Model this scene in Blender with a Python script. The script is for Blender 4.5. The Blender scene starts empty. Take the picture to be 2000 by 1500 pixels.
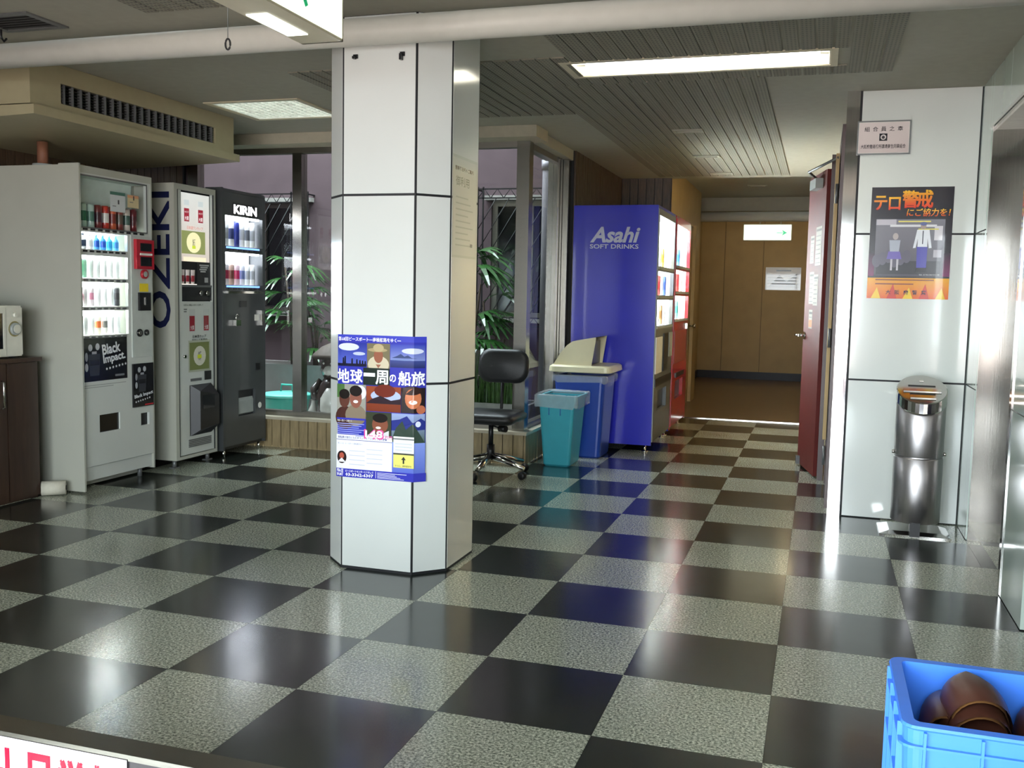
import bpy, bmesh, math, random
from mathutils import Vector, Matrix
random.seed(7)
SC = bpy.context.scene
COL = SC.collection
PI = math.pi

# ------------------------------------------------------------------ camera
def cross(a, b): return Vector(a).cross(Vector(b))
F_PX = 1902.38
pitch, roll, yaw = 0.0918117, 0.0202165, 0.3047147
CAM = Vector((0.53883, -2.49153, 1.18481))
fw = Vector((-math.sin(yaw) * math.cos(pitch), math.cos(yaw) * math.cos(pitch), -math.sin(pitch)))
r0 = Vector((math.cos(yaw), math.sin(yaw), 0)); u0 = r0.cross(fw)
rt = math.cos(roll) * r0 + math.sin(roll) * u0
up = -math.sin(roll) * r0 + math.cos(roll) * u0
cd = bpy.data.cameras.new('camera'); cam = bpy.data.objects.new('camera', cd); COL.objects.link(cam)
cd.sensor_width = 36; cd.lens = 36 * F_PX / 2000; cd.clip_start = .05
cam.matrix_world = Matrix(((rt.x, up.x, -fw.x, CAM.x), (rt.y, up.y, -fw.y, CAM.y), (rt.z, up.z, -fw.z, CAM.z), (0, 0, 0, 1)))
SC.camera = cam

# ------------------------------------------------------------------ world, light, exposure
W = bpy.data.worlds.new('overcast_sky'); SC.world = W; W.use_nodes = True
bg = W.node_tree.nodes['Background']; bg.inputs[0].default_value = (.86, .95, 1.0, 1); bg.inputs[1].default_value = 5.5
def portal(name, loc, rot, sx, sy):
    l = bpy.data.lights.new(name, 'AREA'); l.shape = 'RECTANGLE'; l.size = sx; l.size_y = sy
    l.cycles.is_portal = True
    o = bpy.data.objects.new(name, l); COL.objects.link(o); o.location = loc; o.rotation_euler = rot
portal('entrance_portal', (-.725, -3.2, .98), (PI / 2, 0, 0), 3.35, 1.95)
portal('courtyard_portal', (-4.45, 5.03, 4.38), (0, 0, 0), 5.7, 1.95)
SC.view_settings.view_transform = 'Standard'; SC.view_settings.look = 'None'
SC.view_settings.exposure = 1.95; SC.view_settings.gamma = 1; SC.view_settings.use_curve_mapping = False

# ------------------------------------------------------------------ materials
def lin(c):
    c = c / 255.0
    return c / 12.92 if c <= .04045 else ((c + .055) / 1.055) ** 2.4
def L3(c): return tuple(lin(v) for v in c)
MATS = {}
def mat(name, rgb, rough=.5, metal=0., coat=0., var=.06, scale=18, bump=0., spec=.5, stretch=None, trans=0., alpha=1.):
    m = bpy.data.materials.new(name); m.use_nodes = True; nt = m.node_tree; N = nt.nodes; LK = nt.links
    b = N['Principled BSDF']
    c = L3(rgb)
    b.inputs['Roughness'].default_value = rough; b.inputs['Metallic'].default_value = metal
    b.inputs['Coat Weight'].default_value = coat; b.inputs['Coat Roughness'].default_value = .06
    b.inputs['Specular IOR Level'].default_value = spec
    b.inputs['Transmission Weight'].default_value = trans; b.inputs['Alpha'].default_value = alpha
    tc = N.new('ShaderNodeTexCoord'); nz = N.new('ShaderNodeTexNoise'); nz.inputs['Scale'].default_value = scale; nz.inputs['Detail'].default_value = 4
    src = tc.outputs['Object']
    if stretch:
        mp = N.new('ShaderNodeMapping'); mp.inputs['Scale'].default_value = stretch; LK.new(src, mp.inputs[0]); src = mp.outputs[0]
    LK.new(src, nz.inputs['Vector'])
    rp = N.new('ShaderNodeValToRGB')
    rp.color_ramp.elements[0].position = .3; rp.color_ramp.elements[1].position = .7
    rp.color_ramp.elements[0].color = tuple(v * (1 - var) for v in c) + (1,)
    rp.color_ramp.elements[1].color = tuple(min(1, v * (1 + var)) for v in c) + (1,)
    LK.new(nz.outputs[0], rp.inputs[0]); LK.new(rp.outputs[0], b.inputs['Base Color'])
    if bump:
        bp = N.new('ShaderNodeBump'); bp.inputs['Strength'].default_value = bump; bp.inputs['Distance'].default_value = .002
        LK.new(nz.outputs[0], bp.inputs['Height']); LK.new(bp.outputs[0], b.inputs['Normal'])
    MATS[name] = m
    return m
def emat(name, rgb, s):
    m = bpy.data.materials.new(name); m.use_nodes = True; nt = m.node_tree
    b = nt.nodes['Principled BSDF']; b.inputs['Base Color'].default_value = (.8, .8, .8, 1)
    b.inputs['Emission Color'].default_value = L3(rgb) + (1,); b.inputs['Emission Strength'].default_value = s
    return m
def glassmat(name, tint, ior=1.5, rough=0.):
    m = bpy.data.materials.new(name); m.use_nodes = True; nt = m.node_tree; N = nt.nodes; LK = nt.links
    N.remove(N['Principled BSDF']); out = N['Material Output']
    t = N.new('ShaderNodeBsdfTransparent'); t.inputs[0].default_value = tint + (1,)
    g = N.new('ShaderNodeBsdfGlossy'); g.inputs['Roughness'].default_value = rough
    fr = N.new('ShaderNodeFresnel'); fr.inputs[0].default_value = ior
    ge = N.new('ShaderNodeNewGeometry'); inv = N.new('ShaderNodeMath'); inv.operation = 'SUBTRACT'; inv.inputs[0].default_value = 1; LK.new(ge.outputs['Backfacing'], inv.inputs[1])
    mu = N.new('ShaderNodeMath'); mu.operation = 'MULTIPLY'; LK.new(inv.outputs[0], mu.inputs[0]); LK.new(fr.outputs[0], mu.inputs[1])
    mx = N.new('ShaderNodeMixShader'); LK.new(mu.outputs[0], mx.inputs[0]); LK.new(t.outputs[0], mx.inputs[1]); LK.new(g.outputs[0], mx.inputs[2])
    LK.new(mx.outputs[0], out.inputs[0]); return m
def printmat(name, emit=0., rough=.4, coat=0.):
    m = bpy.data.materials.new(name); m.use_nodes = True; nt = m.node_tree; N = nt.nodes
    b = N['Principled BSDF']; a = N.new('ShaderNodeVertexColor'); a.layer_name = 'Col'
    nt.links.new(a.outputs[0], b.inputs['Base Color']); b.inputs['Roughness'].default_value = rough; b.inputs['Coat Weight'].default_value = coat
    if emit:
        nt.links.new(a.outputs[0], b.inputs['Emission Color']); b.inputs['Emission Strength'].default_value = emit
    return m
def speckle(name, base, dark, light, rough, scale):
    m = bpy.data.materials.new(name); m.use_nodes = True; nt = m.node_tree; N = nt.nodes; LK = nt.links
    b = N['Principled BSDF']; tc = N.new('ShaderNodeTexCoord'); oi = N.new('ShaderNodeObjectInfo')
    ad = N.new('ShaderNodeVectorMath'); LK.new(tc.outputs['Object'], ad.inputs[0])
    sc = N.new('ShaderNodeVectorMath'); sc.operation = 'SCALE'; cmb = N.new('ShaderNodeCombineXYZ')
    LK.new(oi.outputs['Random'], cmb.inputs[0]); LK.new(oi.outputs['Random'], cmb.inputs[1]); LK.new(cmb.outputs[0], sc.inputs[0]); sc.inputs['Scale'].default_value = 37
    LK.new(sc.outputs[0], ad.inputs[1])
    nz = N.new('ShaderNodeTexNoise'); nz.inputs['Scale'].default_value = scale; nz.inputs['Detail'].default_value = 2.5; nz.inputs['Roughness'].default_value = .75
    LK.new(ad.outputs[0], nz.inputs['Vector'])
    rp = N.new('ShaderNodeValToRGB'); e = rp.color_ramp.elements
    e[0].position = .36; e[0].color = L3(dark) + (1,); e[1].position = .66; e[1].color = L3(light) + (1,)
    k = e.new(.5); k.color = L3(base) + (1,)
    LK.new(nz.outputs[0], rp.inputs[0])
    # slow wear variation + per-tile variation
    n2 = N.new('ShaderNodeTexNoise'); n2.inputs['Scale'].default_value = 2.2; LK.new(ad.outputs[0], n2.inputs['Vector'])
    mr = N.new('ShaderNodeMapRange'); mr.inputs[3].default_value = .88; mr.inputs[4].default_value = 1.12; LK.new(n2.outputs[0], mr.inputs[0])
    hv = N.new('ShaderNodeHueSaturation'); LK.new(rp.outputs[0], hv.inputs['Color']); LK.new(mr.outputs[0], hv.inputs['Value'])
    LK.new(hv.outputs[0], b.inputs['Base Color'])
    r2 = N.new('ShaderNodeMapRange'); r2.inputs[3].default_value = rough * .75; r2.inputs[4].default_value = rough * 1.35; LK.new(n2.outputs[0], r2.inputs[0]); LK.new(r2.outputs[0], b.inputs['Roughness'])
    n3 = N.new('ShaderNodeTexNoise'); n3.inputs['Scale'].default_value = 9; LK.new(ad.outputs[0], n3.inputs['Vector'])
    bp = N.new('ShaderNodeBump'); bp.inputs['Strength'].default_value = .12; bp.inputs['Distance'].default_value = .004
    LK.new(n3.outputs[0], bp.inputs['Height']); LK.new(bp.outputs[0], b.inputs['Normal'])
    b.inputs['Coat Weight'].default_value = .35; b.inputs['Coat Roughness'].default_value = .12
    return m
def brushed(name, rgb, rough=.28, stretch=(1, 1, 60), scale=6, var=.05):
    m = mat(name, rgb, rough, 1., var=var, scale=scale, stretch=stretch, bump=.04)
    return m

TL = speckle('terrazzo_light', (150, 156, 140), (72, 78, 66), (214, 216, 196), .22, 125)
TD = speckle('terrazzo_dark', (30, 34, 31), (19, 22, 20), (52, 58, 50), .2, 125)
GROUT = mat('joint_black', (24, 24, 24), .7)
WHITEP = mat('enamel_panel', (214, 219, 215), .16, coat=.6, var=.015, scale=3)
GREENP = mat('glass_panel_green', (186, 202, 192), .12, coat=.7, var=.02, scale=3)
SEAM = mat('seam_black', (18, 20, 24), .6)
STEEL = brushed('brushed_steel', (205, 203, 200), .09, (60, 60, 1), 5)
STEELV = brushed('brushed_steel_vertical', (150, 147, 140), .25, (1, 1, 60), 5)
STEELD = brushed('ash_stand_steel', (178, 175, 176), .36, (40, 40, 1), 8)
CHROME = mat('chrome', (215, 212, 205), .12, 1.)
CEIL = mat('ceiling_paint', (158, 156, 142), .8, var=.04)
WHITEC = mat('white_paint', (226, 224, 215), .5)
CREAM = mat('cream_wall', (178, 152, 104), .55, var=.06, scale=5)
BROWNW = mat('dark_brown_tile', (74, 58, 42), .4, var=.35, scale=14, stretch=(6, 6, .7))
TANT = mat('tan_ribbed_tile', (150, 132, 98), .45, var=.22, scale=9, stretch=(5, 5, .8))
SILL = mat('sill_stone', (176, 168, 148), .35)
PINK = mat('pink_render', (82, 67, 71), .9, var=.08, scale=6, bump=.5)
AL = brushed('aluminium_frame', (142, 138, 130), .35, (1, 1, 40), 5)
GREYM = mat('grey_metal', (110, 112, 112), .4, .4)
BLACK = mat('black_plastic', (20, 20, 22), .35)
BLACKM = mat('black_metal', (26, 25, 26), .5, .3)
DARKG = mat('dark_glass', (14, 15, 18), .08, coat=.5)
IVORY = mat('ivory_plastic', (206, 200, 174), .4, var=.03)
VMW = mat('machine_white', (196, 200, 194), .3, coat=.2, var=.02, scale=4)
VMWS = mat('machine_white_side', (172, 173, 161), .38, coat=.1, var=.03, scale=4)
VMG = mat('machine_charcoal', (62, 65, 66), .35, coat=.2, var=.04)
VMB = mat('machine_blue', (42, 46, 186), .22, coat=.5, var=.05, scale=3)
VMR = mat('machine_red', (170, 22, 34), .25, coat=.4)
LGREY = mat('light_grey_plastic', (150, 156, 152), .4)
RED = mat('red_plastic', (176, 26, 44), .35)
YEL = mat('yellow_sticker', (230, 206, 40), .5)
CYAN = mat('cyan_plastic', (60, 168, 186), .35, var=.03)
BINB = mat('blue_bin_plastic', (30, 66, 160), .3, var=.04)
LIDC = mat('cream_lid_plastic', (226, 218, 182), .35, var=.02)
BAG = mat('clear_bag', (225, 232, 238), .12, var=.05, alpha=.32, bump=.6, scale=30)
CRATE = mat('crate_blue', (66, 128, 236), .32, var=.03)
SLIP = mat('slipper_brown', (74, 42, 32), .42, var=.12)
SLIPI = mat('slipper_lining', (120, 82, 44), .6)
WOODD = mat('dark_cabinet_wood', (52, 36, 28), .32, var=.2, scale=8, stretch=(6, 6, .6), coat=.15)
MWAVE = mat('microwave_white', (206, 206, 192), .35)
DOORR = mat('maroon_door', (88, 27, 23), .55, var=.06, spec=.25)
JAMB = mat('dark_jamb', (58, 36, 34), .4)
BROWNF = mat('brown_sheet_floor', (112, 88, 60), .3, var=.06, scale=6, coat=.3)
NAVY = mat('navy_skirting', (28, 28, 40), .5)
TEAL = mat('teal_plastic', (60, 178, 160), .35)
LEAF = mat('palm_leaf', (44, 88, 38), .26, var=.35, scale=4, coat=.25)
STEM = mat('palm_stem', (66, 52, 36), .8, var=.2)
GRASS = mat('grass_blade', (76, 112, 50), .45, var=.3)
CONC = mat('concrete', (150, 148, 142), .85, var=.1)
CERD = mat('ceramic_dark', (64, 54, 50), .25, coat=.5, var=.2)
CERW = mat('ceramic_white', (208, 204, 196), .25, coat=.5)
FABRIC = mat('black_vinyl', (30, 31, 33), .42, var=.1, bump=.3, scale=120)
COPPER = mat('brown_duct', (128, 84, 62), .6)
ACM = mat('aircon_beige', (160, 152, 122), .45, var=.03)
DKGRILL = mat('grill_dark', (44, 42, 38), .5)
PAVE = mat('outside_pavement', (188, 160, 150), .8, var=.1, scale=2)
STRIPD = mat('partition_dark', (40, 38, 40), .4, coat=.2)
CLEAR = glassmat('window_glass', (.90, .93, .93), 1.5)
DISP = glassmat('display_glass', (.97, .98, .98), 1.35)
ROWLIT = emat('display_backlight', (240, 250, 255), 8.5)
ROWDIM = emat('display_backlight_soft', (236, 242, 255), 2.2)
TUBE = emat('fluorescent_tube', (255, 254, 244), 6.5)
LOUV = emat('louvre_diffuser', (226, 250, 246), 2.2)
SIGNLIT = emat('exit_sign_face', (245, 255, 232), .34)
PRINT = printmat('print_paper', rough=.65)
PRINTG = printmat('print_glossy', rough=.22, coat=.5)
PRINTL = printmat('print_backlit', .26, .3)
PRINTCAN = printmat('can_print', 0, .3, .3)
def perf_mat():
    m = mat('perforated_board_paint', (136, 134, 120), .85, var=.04)
    nt = m.node_tree; N = nt.nodes; LK = nt.links; b = N['Principled BSDF']; tc = N.new('ShaderNodeTexCoord')
    sp = N.new('ShaderNodeSeparateXYZ'); LK.new(tc.outputs['Object'], sp.inputs[0])
    outs = []
    for ax, k in (('X', 2 * PI / .0165), ('Y', 2 * PI / .03)):
        a = N.new('ShaderNodeMath'); a.operation = 'MULTIPLY'; a.inputs[1].default_value = k; LK.new(sp.outputs[ax], a.inputs[0])
        s = N.new('ShaderNodeMath'); s.operation = 'COSINE'; LK.new(a.outputs[0], s.inputs[0]); outs.append(s)
    ad = N.new('ShaderNodeMath'); ad.operation = 'ADD'; LK.new(outs[0].outputs[0], ad.inputs[0]); LK.new(outs[1].outputs[0], ad.inputs[1])
    gt = N.new('ShaderNodeMath'); gt.operation = 'GREATER_THAN'; gt.inputs[1].default_value = .75; LK.new(ad.outputs[0], gt.inputs[0])
    mx = N.new('ShaderNodeMixRGB'); LK.new(gt.outputs[0], mx.inputs[0]); old = b.inputs['Base Color'].links[0].from_socket
    LK.new(old, mx.inputs[1]); mx.inputs[2].default_value = (.13, .125, .11, 1); LK.new(mx.outputs[0], b.inputs['Base Color'])
    return m
PERF = perf_mat()

# ------------------------------------------------------------------ mesh helpers
def BM(): return bmesh.new()
def bx(bm, x0, y0, z0, x1, y1, z1):
    if x1 < x0: x0, x1 = x1, x0
    if y1 < y0: y0, y1 = y1, y0
    if z1 < z0: z0, z1 = z1, z0
    v = [bm.verts.new(p) for p in ((x0, y0, z0), (x1, y0, z0), (x1, y1, z0), (x0, y1, z0), (x0, y0, z1), (x1, y0, z1), (x1, y1, z1), (x0, y1, z1))]
    fs = [bm.faces.new([v[i] for i in f]) for f in ((0, 3, 2, 1), (4, 5, 6, 7), (0, 1, 5, 4), (1, 2, 6, 5), (2, 3, 7, 6), (3, 0, 4, 7))]
    return v, fs
def bev(bm, w, seg=2, ang=30):
    es = [e for e in bm.edges if len(e.link_faces) == 2 and e.calc_face_angle(0) > math.radians(ang)]
    bmesh.ops.bevel(bm, geom=es, offset=w, segments=seg, affect='EDGES', profile=.6)
    return bm
def box(x0, y0, z0, x1, y1, z1, b=0, seg=2):
    bm = BM(); bx(bm, x0, y0, z0, x1, y1, z1)
    if b: bev(bm, b, seg)
    return bm
def boxes(lst, b=0):
    bm = BM()
    for l in lst: bx(bm, *l)
    if b: bev(bm, b, 1)
    return bm
def tube(bm, p0, p1, ra, rb=None, n=12, caps=True):
    rb = ra if rb is None else rb
    p0, p1 = Vector(p0), Vector(p1); d = (p1 - p0).normalized()
    a = d.orthogonal().normalized(); b = d.cross(a)
    r1 = [bm.verts.new(p0 + ra * (math.cos(2 * PI * i / n) * a + math.sin(2 * PI * i / n) * b)) for i in range(n)]
    r2 = [bm.verts.new(p1 + rb * (math.cos(2 * PI * i / n) * a + math.sin(2 * PI * i / n) * b)) for i in range(n)]
    for i in range(n):
        f = bm.faces.new((r1[i], r1[(i + 1) % n], r2[(i + 1) % n], r2[i])); f.smooth = True
    if caps: bm.faces.new(r1[::-1]); bm.faces.new(r2)
    return bm
def path_tube(pts, r, n=8):
    bm = BM(); pts = [Vector(p) for p in pts]; rings = []
    for i, p in enumerate(pts):
        d = (pts[min(i + 1, len(pts) - 1)] - pts[max(i - 1, 0)]).normalized()
        a = d.cross(Vector((.3, .2, 1))).normalized() if abs(d.z) < .95 else d.cross(Vector((1, 0, 0))).normalized()
        b = d.cross(a)
        rr = r[i] if isinstance(r, (list, tuple)) else r
        rings.append([bm.verts.new(p + rr * (math.cos(2 * PI * k / n) * a + math.sin(2 * PI * k / n) * b)) for k in range(n)])
    for A, B in zip(rings, rings[1:]):
        for k in range(n):
            f = bm.faces.new((A[k], A[(k + 1) % n], B[(k + 1) % n], B[k])); f.smooth = True
    bm.faces.new(rings[0][::-1]); bm.faces.new(rings[-1])
    return bm
def lathe(bm, prof, c=(0, 0, 0), n=20, sx=1, sy=1):
    rings = []
    for r, z in prof:
        rings.append([bm.verts.new((c[0] + sx * r * math.cos(2 * PI * i / n), c[1] + sy * r * math.sin(2 * PI * i / n), c[2] + z)) for i in range(n)])
    for A, B in zip(rings, rings[1:]):
        for i in range(n):
            f = bm.faces.new((A[i], A[(i + 1) % n], B[(i + 1) % n], B[i])); f.smooth = True
    if prof[0][0] > 0: bm.faces.new(rings[0][::-1])
    if prof[-1][0] > 0: bm.faces.new(rings[-1])
    return bm
def prism(pts, z0, z1, b=0):
    """vertical prism over a plan outline"""
    bm = BM(); lo = [bm.verts.new((p[0], p[1], z0)) for p in pts]; hi = [bm.verts.new((p[0], p[1], z1)) for p in pts]
    bm.faces.new(lo[::-1]); bm.faces.new(hi); n = len(pts)
    for i in range(n): bm.faces.new((lo[i], lo[(i + 1) % n], hi[(i + 1) % n], hi[i]))
    if b: bev(bm, b, 1)
    return bm
def loft(rings, close=True, caps=True, smooth=False):
    bm = BM(); R = [[bm.verts.new(p) for p in r] for r in rings]; n = len(R[0])
    for A, B in zip(R, R[1:]):
        for i in range(n if close else n - 1):
            f = bm.faces.new((A[i], A[(i + 1) % n], B[(i + 1) % n], B[i])); f.smooth = smooth
    if caps: bm.faces.new(R[0][::-1]); bm.faces.new(R[-1])
    return bm
def rrect(x0, y0, x1, y1, r, z, n=4):
    out = []
    for cx, cy, a in ((x1 - r, y1 - r, 0), (x0 + r, y1 - r, 90), (x0 + r, y0 + r, 180), (x1 - r, y0 + r, 270)):
        for k in range(n + 1):
            t = math.radians(a + 90 * k / n); out.append((cx + r * math.cos(t), cy + r * math.sin(t), z))
    return out
def plate(axis, a0, b0, a1, b1, t0, t1, holes):
    """slab with rectangular holes. axis 'x': plane is (y,z), thickness in x. 'y': (x,z). 'z': (x,y)"""
    As = sorted({a0, a1, *[v for h in holes for v in (h[0], h[2])]}); Bs = sorted({b0, b1, *[v for h in holes for v in (h[1], h[3])]})
    As = [v for v in As if a0 <= v <= a1]; Bs = [v for v in Bs if b0 <= v <= b1]
    bm = BM()
    for p, q in zip(As, As[1:]):
        for r, s in zip(Bs, Bs[1:]):
            m, n = (p + q) / 2, (r + s) / 2
            if any(h[0] < m < h[2] and h[1] < n < h[3] for h in holes): continue
            if axis == 'x': bx(bm, t0, p, r, t1, q, s)
            elif axis == 'y': bx(bm, p, t0, r, q, t1, s)
            else: bx(bm, p, r, t0, q, s, t1)
    bmesh.ops.remove_doubles(bm, verts=bm.verts, dist=1e-5)
    bm.verts.index_update(); seen = {}
    for f in list(bm.faces):
        k = tuple(sorted(v.index for v in f.verts))
        seen.setdefault(k, []).append(f)
    for k, fs in seen.items():
        if len(fs) > 1: bmesh.ops.delete(bm, geom=fs, context='FACES_ONLY')
    return bm
def root(name, loc, label=None, cat=None, group=None, kind=None):
    o = bpy.data.objects.new(name, None); COL.objects.link(o); o.location = loc; o.empty_display_size = .1
    tag(o, label, cat, group, kind); return o
def tag(o, label=None, cat=None, group=None, kind=None):
    for k, v in (('label', label), ('category', cat), ('group', group), ('kind', kind)):
        if v: o[k] = v
    return o
def worg(o):
    p = Vector((0, 0, 0))
    while o is not None: p = p + o.location; o = o.parent
    return p
def ob(name, bm, m, parent=None, org=None, smooth=False, label=None, cat=None, group=None, kind=None, recalc=True):
    """world-space bmesh -> ONE object; its origin is the parent's origin or ORG"""
    if isinstance(bm, bmesh.types.BMesh):
        if recalc: bmesh.ops.recalc_face_normals(bm, faces=bm.faces)
        me = bpy.data.meshes.new(name); w = worg(parent) if parent else Vector(org or (0, 0, 0))
        bmesh.ops.translate(bm, verts=bm.verts, vec=-w)
        bm.to_mesh(me); bm.free()
        if smooth:
            for p in me.polygons: p.use_smooth = True
    else: me = bm; w = Vector(org or (0, 0, 0))
    if m and not me.materials: me.materials.append(m)
    o = bpy.data.objects.new(name, me); COL.objects.link(o)
    if parent: o.parent = parent
    else: o.location = w
    return tag(o, label, cat, group, kind)
def struct(name, bm, m, label, cat, org=None, parent=None):
    return ob(name, bm, m, parent, org, label=label, cat=cat, kind='structure')
def inst(name, me, loc, parent):
    o = bpy.data.objects.new(name, me); COL.objects.link(o); o.parent = parent; o.location = Vector(loc) - worg(parent); return o
def copy_thing(o, delta, label, group=None):
    r = o.copy(); COL.objects.link(r); r.location = o.location + Vector(delta); r['label'] = label
    if group: r['group'] = group
    for ch in o.children:
        c = ch.copy(); COL.objects.link(c); c.parent = r
        for g in ch.children:
            d = g.copy(); COL.objects.link(d); d.parent = c
    return r

# flat print: coloured polygons laid on a surface, one mesh with a colour attribute
class Print:
    def __init__(s, P, S, T, eps=.00016, fold=None):
        s.P, s.S, s.T = Vector(P), Vector(S), Vector(T); s.N = s.S.normalized().cross(s.T.normalized()); s.eps = eps
        s.fold = fold; s.items = []; s.lay = 1
    def poly(s, pts, c, cols=None):
        s.items.append((pts, [tuple(range(len(pts)))], cols or [c] * len(pts), s.lay)); s.lay += 1; return s
    def rect(s, x0, y0, x1, y1, c, c2=None):
        return s.poly([(x0, y0), (x1, y0), (x1, y1), (x0, y1)], c, [c, c, c2, c2] if c2 else None)
    def ell(s, cx, cy, rx, ry, c, n=18, a0=0, a1=360):
        return s.poly([(cx + rx * math.cos(math.radians(a0 + (a1 - a0) * i / n)), cy + ry * math.sin(math.radians(a0 + (a1 - a0) * i / n))) for i in range(n + (a1 - a0 < 360))], c)
    def text(s, t, x, y, h, c, w=None, bold=0., shear=0., rot=0., align='L', keep=False, c2=None):
        cu = bpy.data.curves.new('lettering', 'FONT'); cu.body = t; cu.resolution_u = 1 if h < .03 else 3; cu.shear = shear; cu.offset = 0 if bold >= .045 else min(bold, .03 if t.isascii() else .016)
        o = bpy.data.objects.new('lettering', cu); COL.objects.link(o)
        me = o.to_mesh(); V = [(v.co.x, v.co.y) for v in me.vertices]; Fs = [tuple(p.vertices) for p in me.polygons]
        o.to_mesh_clear(); bpy.data.objects.remove(o); bpy.data.curves.remove(cu)
        if not V: return s
        x0 = min(v[0] for v in V); x1 = max(v[0] for v in V); y0 = min(v[1] for v in V); y1 = max(v[1] for v in V)
        k = h / max(y1 - y0, 1e-6); kx = (w / max(x1 - x0, 1e-6)) if w else k
        ww = (x1 - x0) * kx; ox = 0 if align == 'L' else (-ww / 2 if align == 'C' else -ww)
        ca, sa = math.cos(rot), math.sin(rot); out = []
        for v in V:
            px, py = (v[0] - x0) * kx + ox, (v[1] - y0) * k
            out.append((x + px * ca - py * sa, y + px * sa + py * ca))
        if c2:
            cols = [tuple(c[i] + (c2[i] - c[i]) * min(1, max(0, (v[1] - y0) / (y1 - y0))) for i in range(3)) for v in V]
        else: cols = [c] * len(out)
        b = bold * h * .5; sh = [(0, 0)] if bold < .045 else [(-b, -b), (b, -b), (b, b), (-b, b), (0, 0)]
        for q_, (ax, ay) in enumerate(sh): s.items.append(([(q[0] + ax, q[1] + ay) for q in out], Fs, cols, s.lay + q_))
        if not keep: s.lay += len(sh) - 1
        if not keep: s.lay += 1
        return s
    def build(s, name, parent=None, m=None, org=None, **kw):
        bm = BM(); cl = bm.loops.layers.float_color.new('Col'); lv = bm.verts.layers.float.new('lay')
        for pts, Fs, cols, lay in s.items:
            vs = [bm.verts.new((p[0], p[1], 0)) for p in pts]
            for v in vs: v[lv] = lay
            lc = [L3(c) + (1,) for c in cols]
            for f in Fs:
                if len(set(f)) < 3: continue
                try: fc = bm.faces.new([vs[i] for i in f])
                except ValueError: continue
                for lp, i in zip(fc.loops, f): lp[cl] = lc[i]
        bmesh.ops.recalc_face_normals(bm, faces=bm.faces)
        for f in bm.faces:
            f.normal_update()
            if f.normal.z < 0: f.normal_flip()
        if s.fold:
            for fx in s.fold[0]:
                g = bm.verts[:] + bm.edges[:] + bm.faces[:]
                bmesh.ops.bisect_plane(bm, geom=g, plane_co=(fx, 0, 0), plane_no=(1, 0, 0), dist=1e-6)
        for v in bm.verts:
            x, y, d = v.co.x, v.co.y, v[lv] * s.eps
            v.co = s.fold[1](x, y, d) if s.fold else s.P + s.S * x + s.T * y + s.N * d
        me = bpy.data.meshes.new(name); w = worg(parent) if parent else Vector(org or s.P)
        bmesh.ops.translate(bm, verts=bm.verts, vec=-w); bm.to_mesh(me); bm.free()
        me.materials.append(m or PRINT)
        o = bpy.data.objects.new(name, me); COL.objects.link(o)
        if parent: o.parent = parent
        else: o.location = w
        return tag(o, kw.get('label'), kw.get('cat'), kw.get('group'), kw.get('kind'))
ORD = ['leftmost', 'second from left', 'third from left', 'fourth from left', 'fifth from left', 'sixth from left', 'seventh from left', 'eighth from left', 'rightmost']
def ordn(i, n): return 'rightmost' if i == n - 1 else ORD[i]

# ------------------------------------------------------------------ floor
T = .45; XL, XR = -4.15, 1.285; H = 2.30
fl = struct('floor', boxes([(XL, -3.3, -.10, 1.55, 3.93, -.004), (-1.38, 3.93, -.10, .72, 7.2, -.004), (1.285, 1.84, -.1, 1.52, 2.78, -.0042)]), GROUT,
            'floor of large black and pale speckled squares laid as a checkerboard', 'floor')
cache = {}
def tile_mesh(w, d, dark):
    k = (round(w, 3), round(d, 3), dark)
    if k not in cache:
        g = .0006; bm = box(g, g, -.0045, w - g, d - g, 0)
        me = bpy.data.meshes.new('tile'); bmesh.ops.recalc_face_normals(bm, faces=bm.faces); bm.to_mesh(me); bm.free(); me.materials.append(TD if dark else TL); cache[k] = me
    return cache[k]
rects = [(XL, -3.3, 1.45, 1.37), (XL, 1.37, XR, 3.93), (-1.38, 3.93, .66, 7.2), (XR, 1.84, 1.5, 2.78)]
rest = []
for i in range(-10, 4):
    for j in range(-8, 16):
        for (ax, ay, bx_, by_) in rects:
            x0, x1 = max(i * T, ax), min((i + 1) * T, bx_); y0, y1 = max(j * T, ay), min((j + 1) * T, by_)
            if x1 - x0 < .01 or y1 - y0 < .01: continue
            dark = (i + j) % 2 == 1
            if -2.49 <= y0 + .46 and y1 < -.95: rest.append((x0, y0, x1, y1, dark)); continue
            if y1 <= -.95: rest.append((x0, y0, x1, y1, dark)); continue
            inst('tile', tile_mesh(x1 - x0, y1 - y0, dark), (x0, y0, 0), fl)
for dk in (True, False):
    o = ob('tile_field', boxes([(a + .0006, b + .0006, -.0045, c - .0006, d - .0006, 0) for a, b, c, d, k in rest if k == dk]), TD if dk else TL, fl); o['kind'] = 'stuff'
struct('trim_1', box(-1.33, 7.2, -.02, .66, 7.225, .006), CHROME, 'thin bright metal strip where checkered floor meets brown floor', 'threshold', (0, 7.2, 0))
struct('floor_corridor', box(-2.4, 7.225, -.1, 1.6, 12.5, 0), BROWNF, 'glossy brown sheet floor at the far end of the corridor', 'floor', (0, 9, 0))

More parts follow.
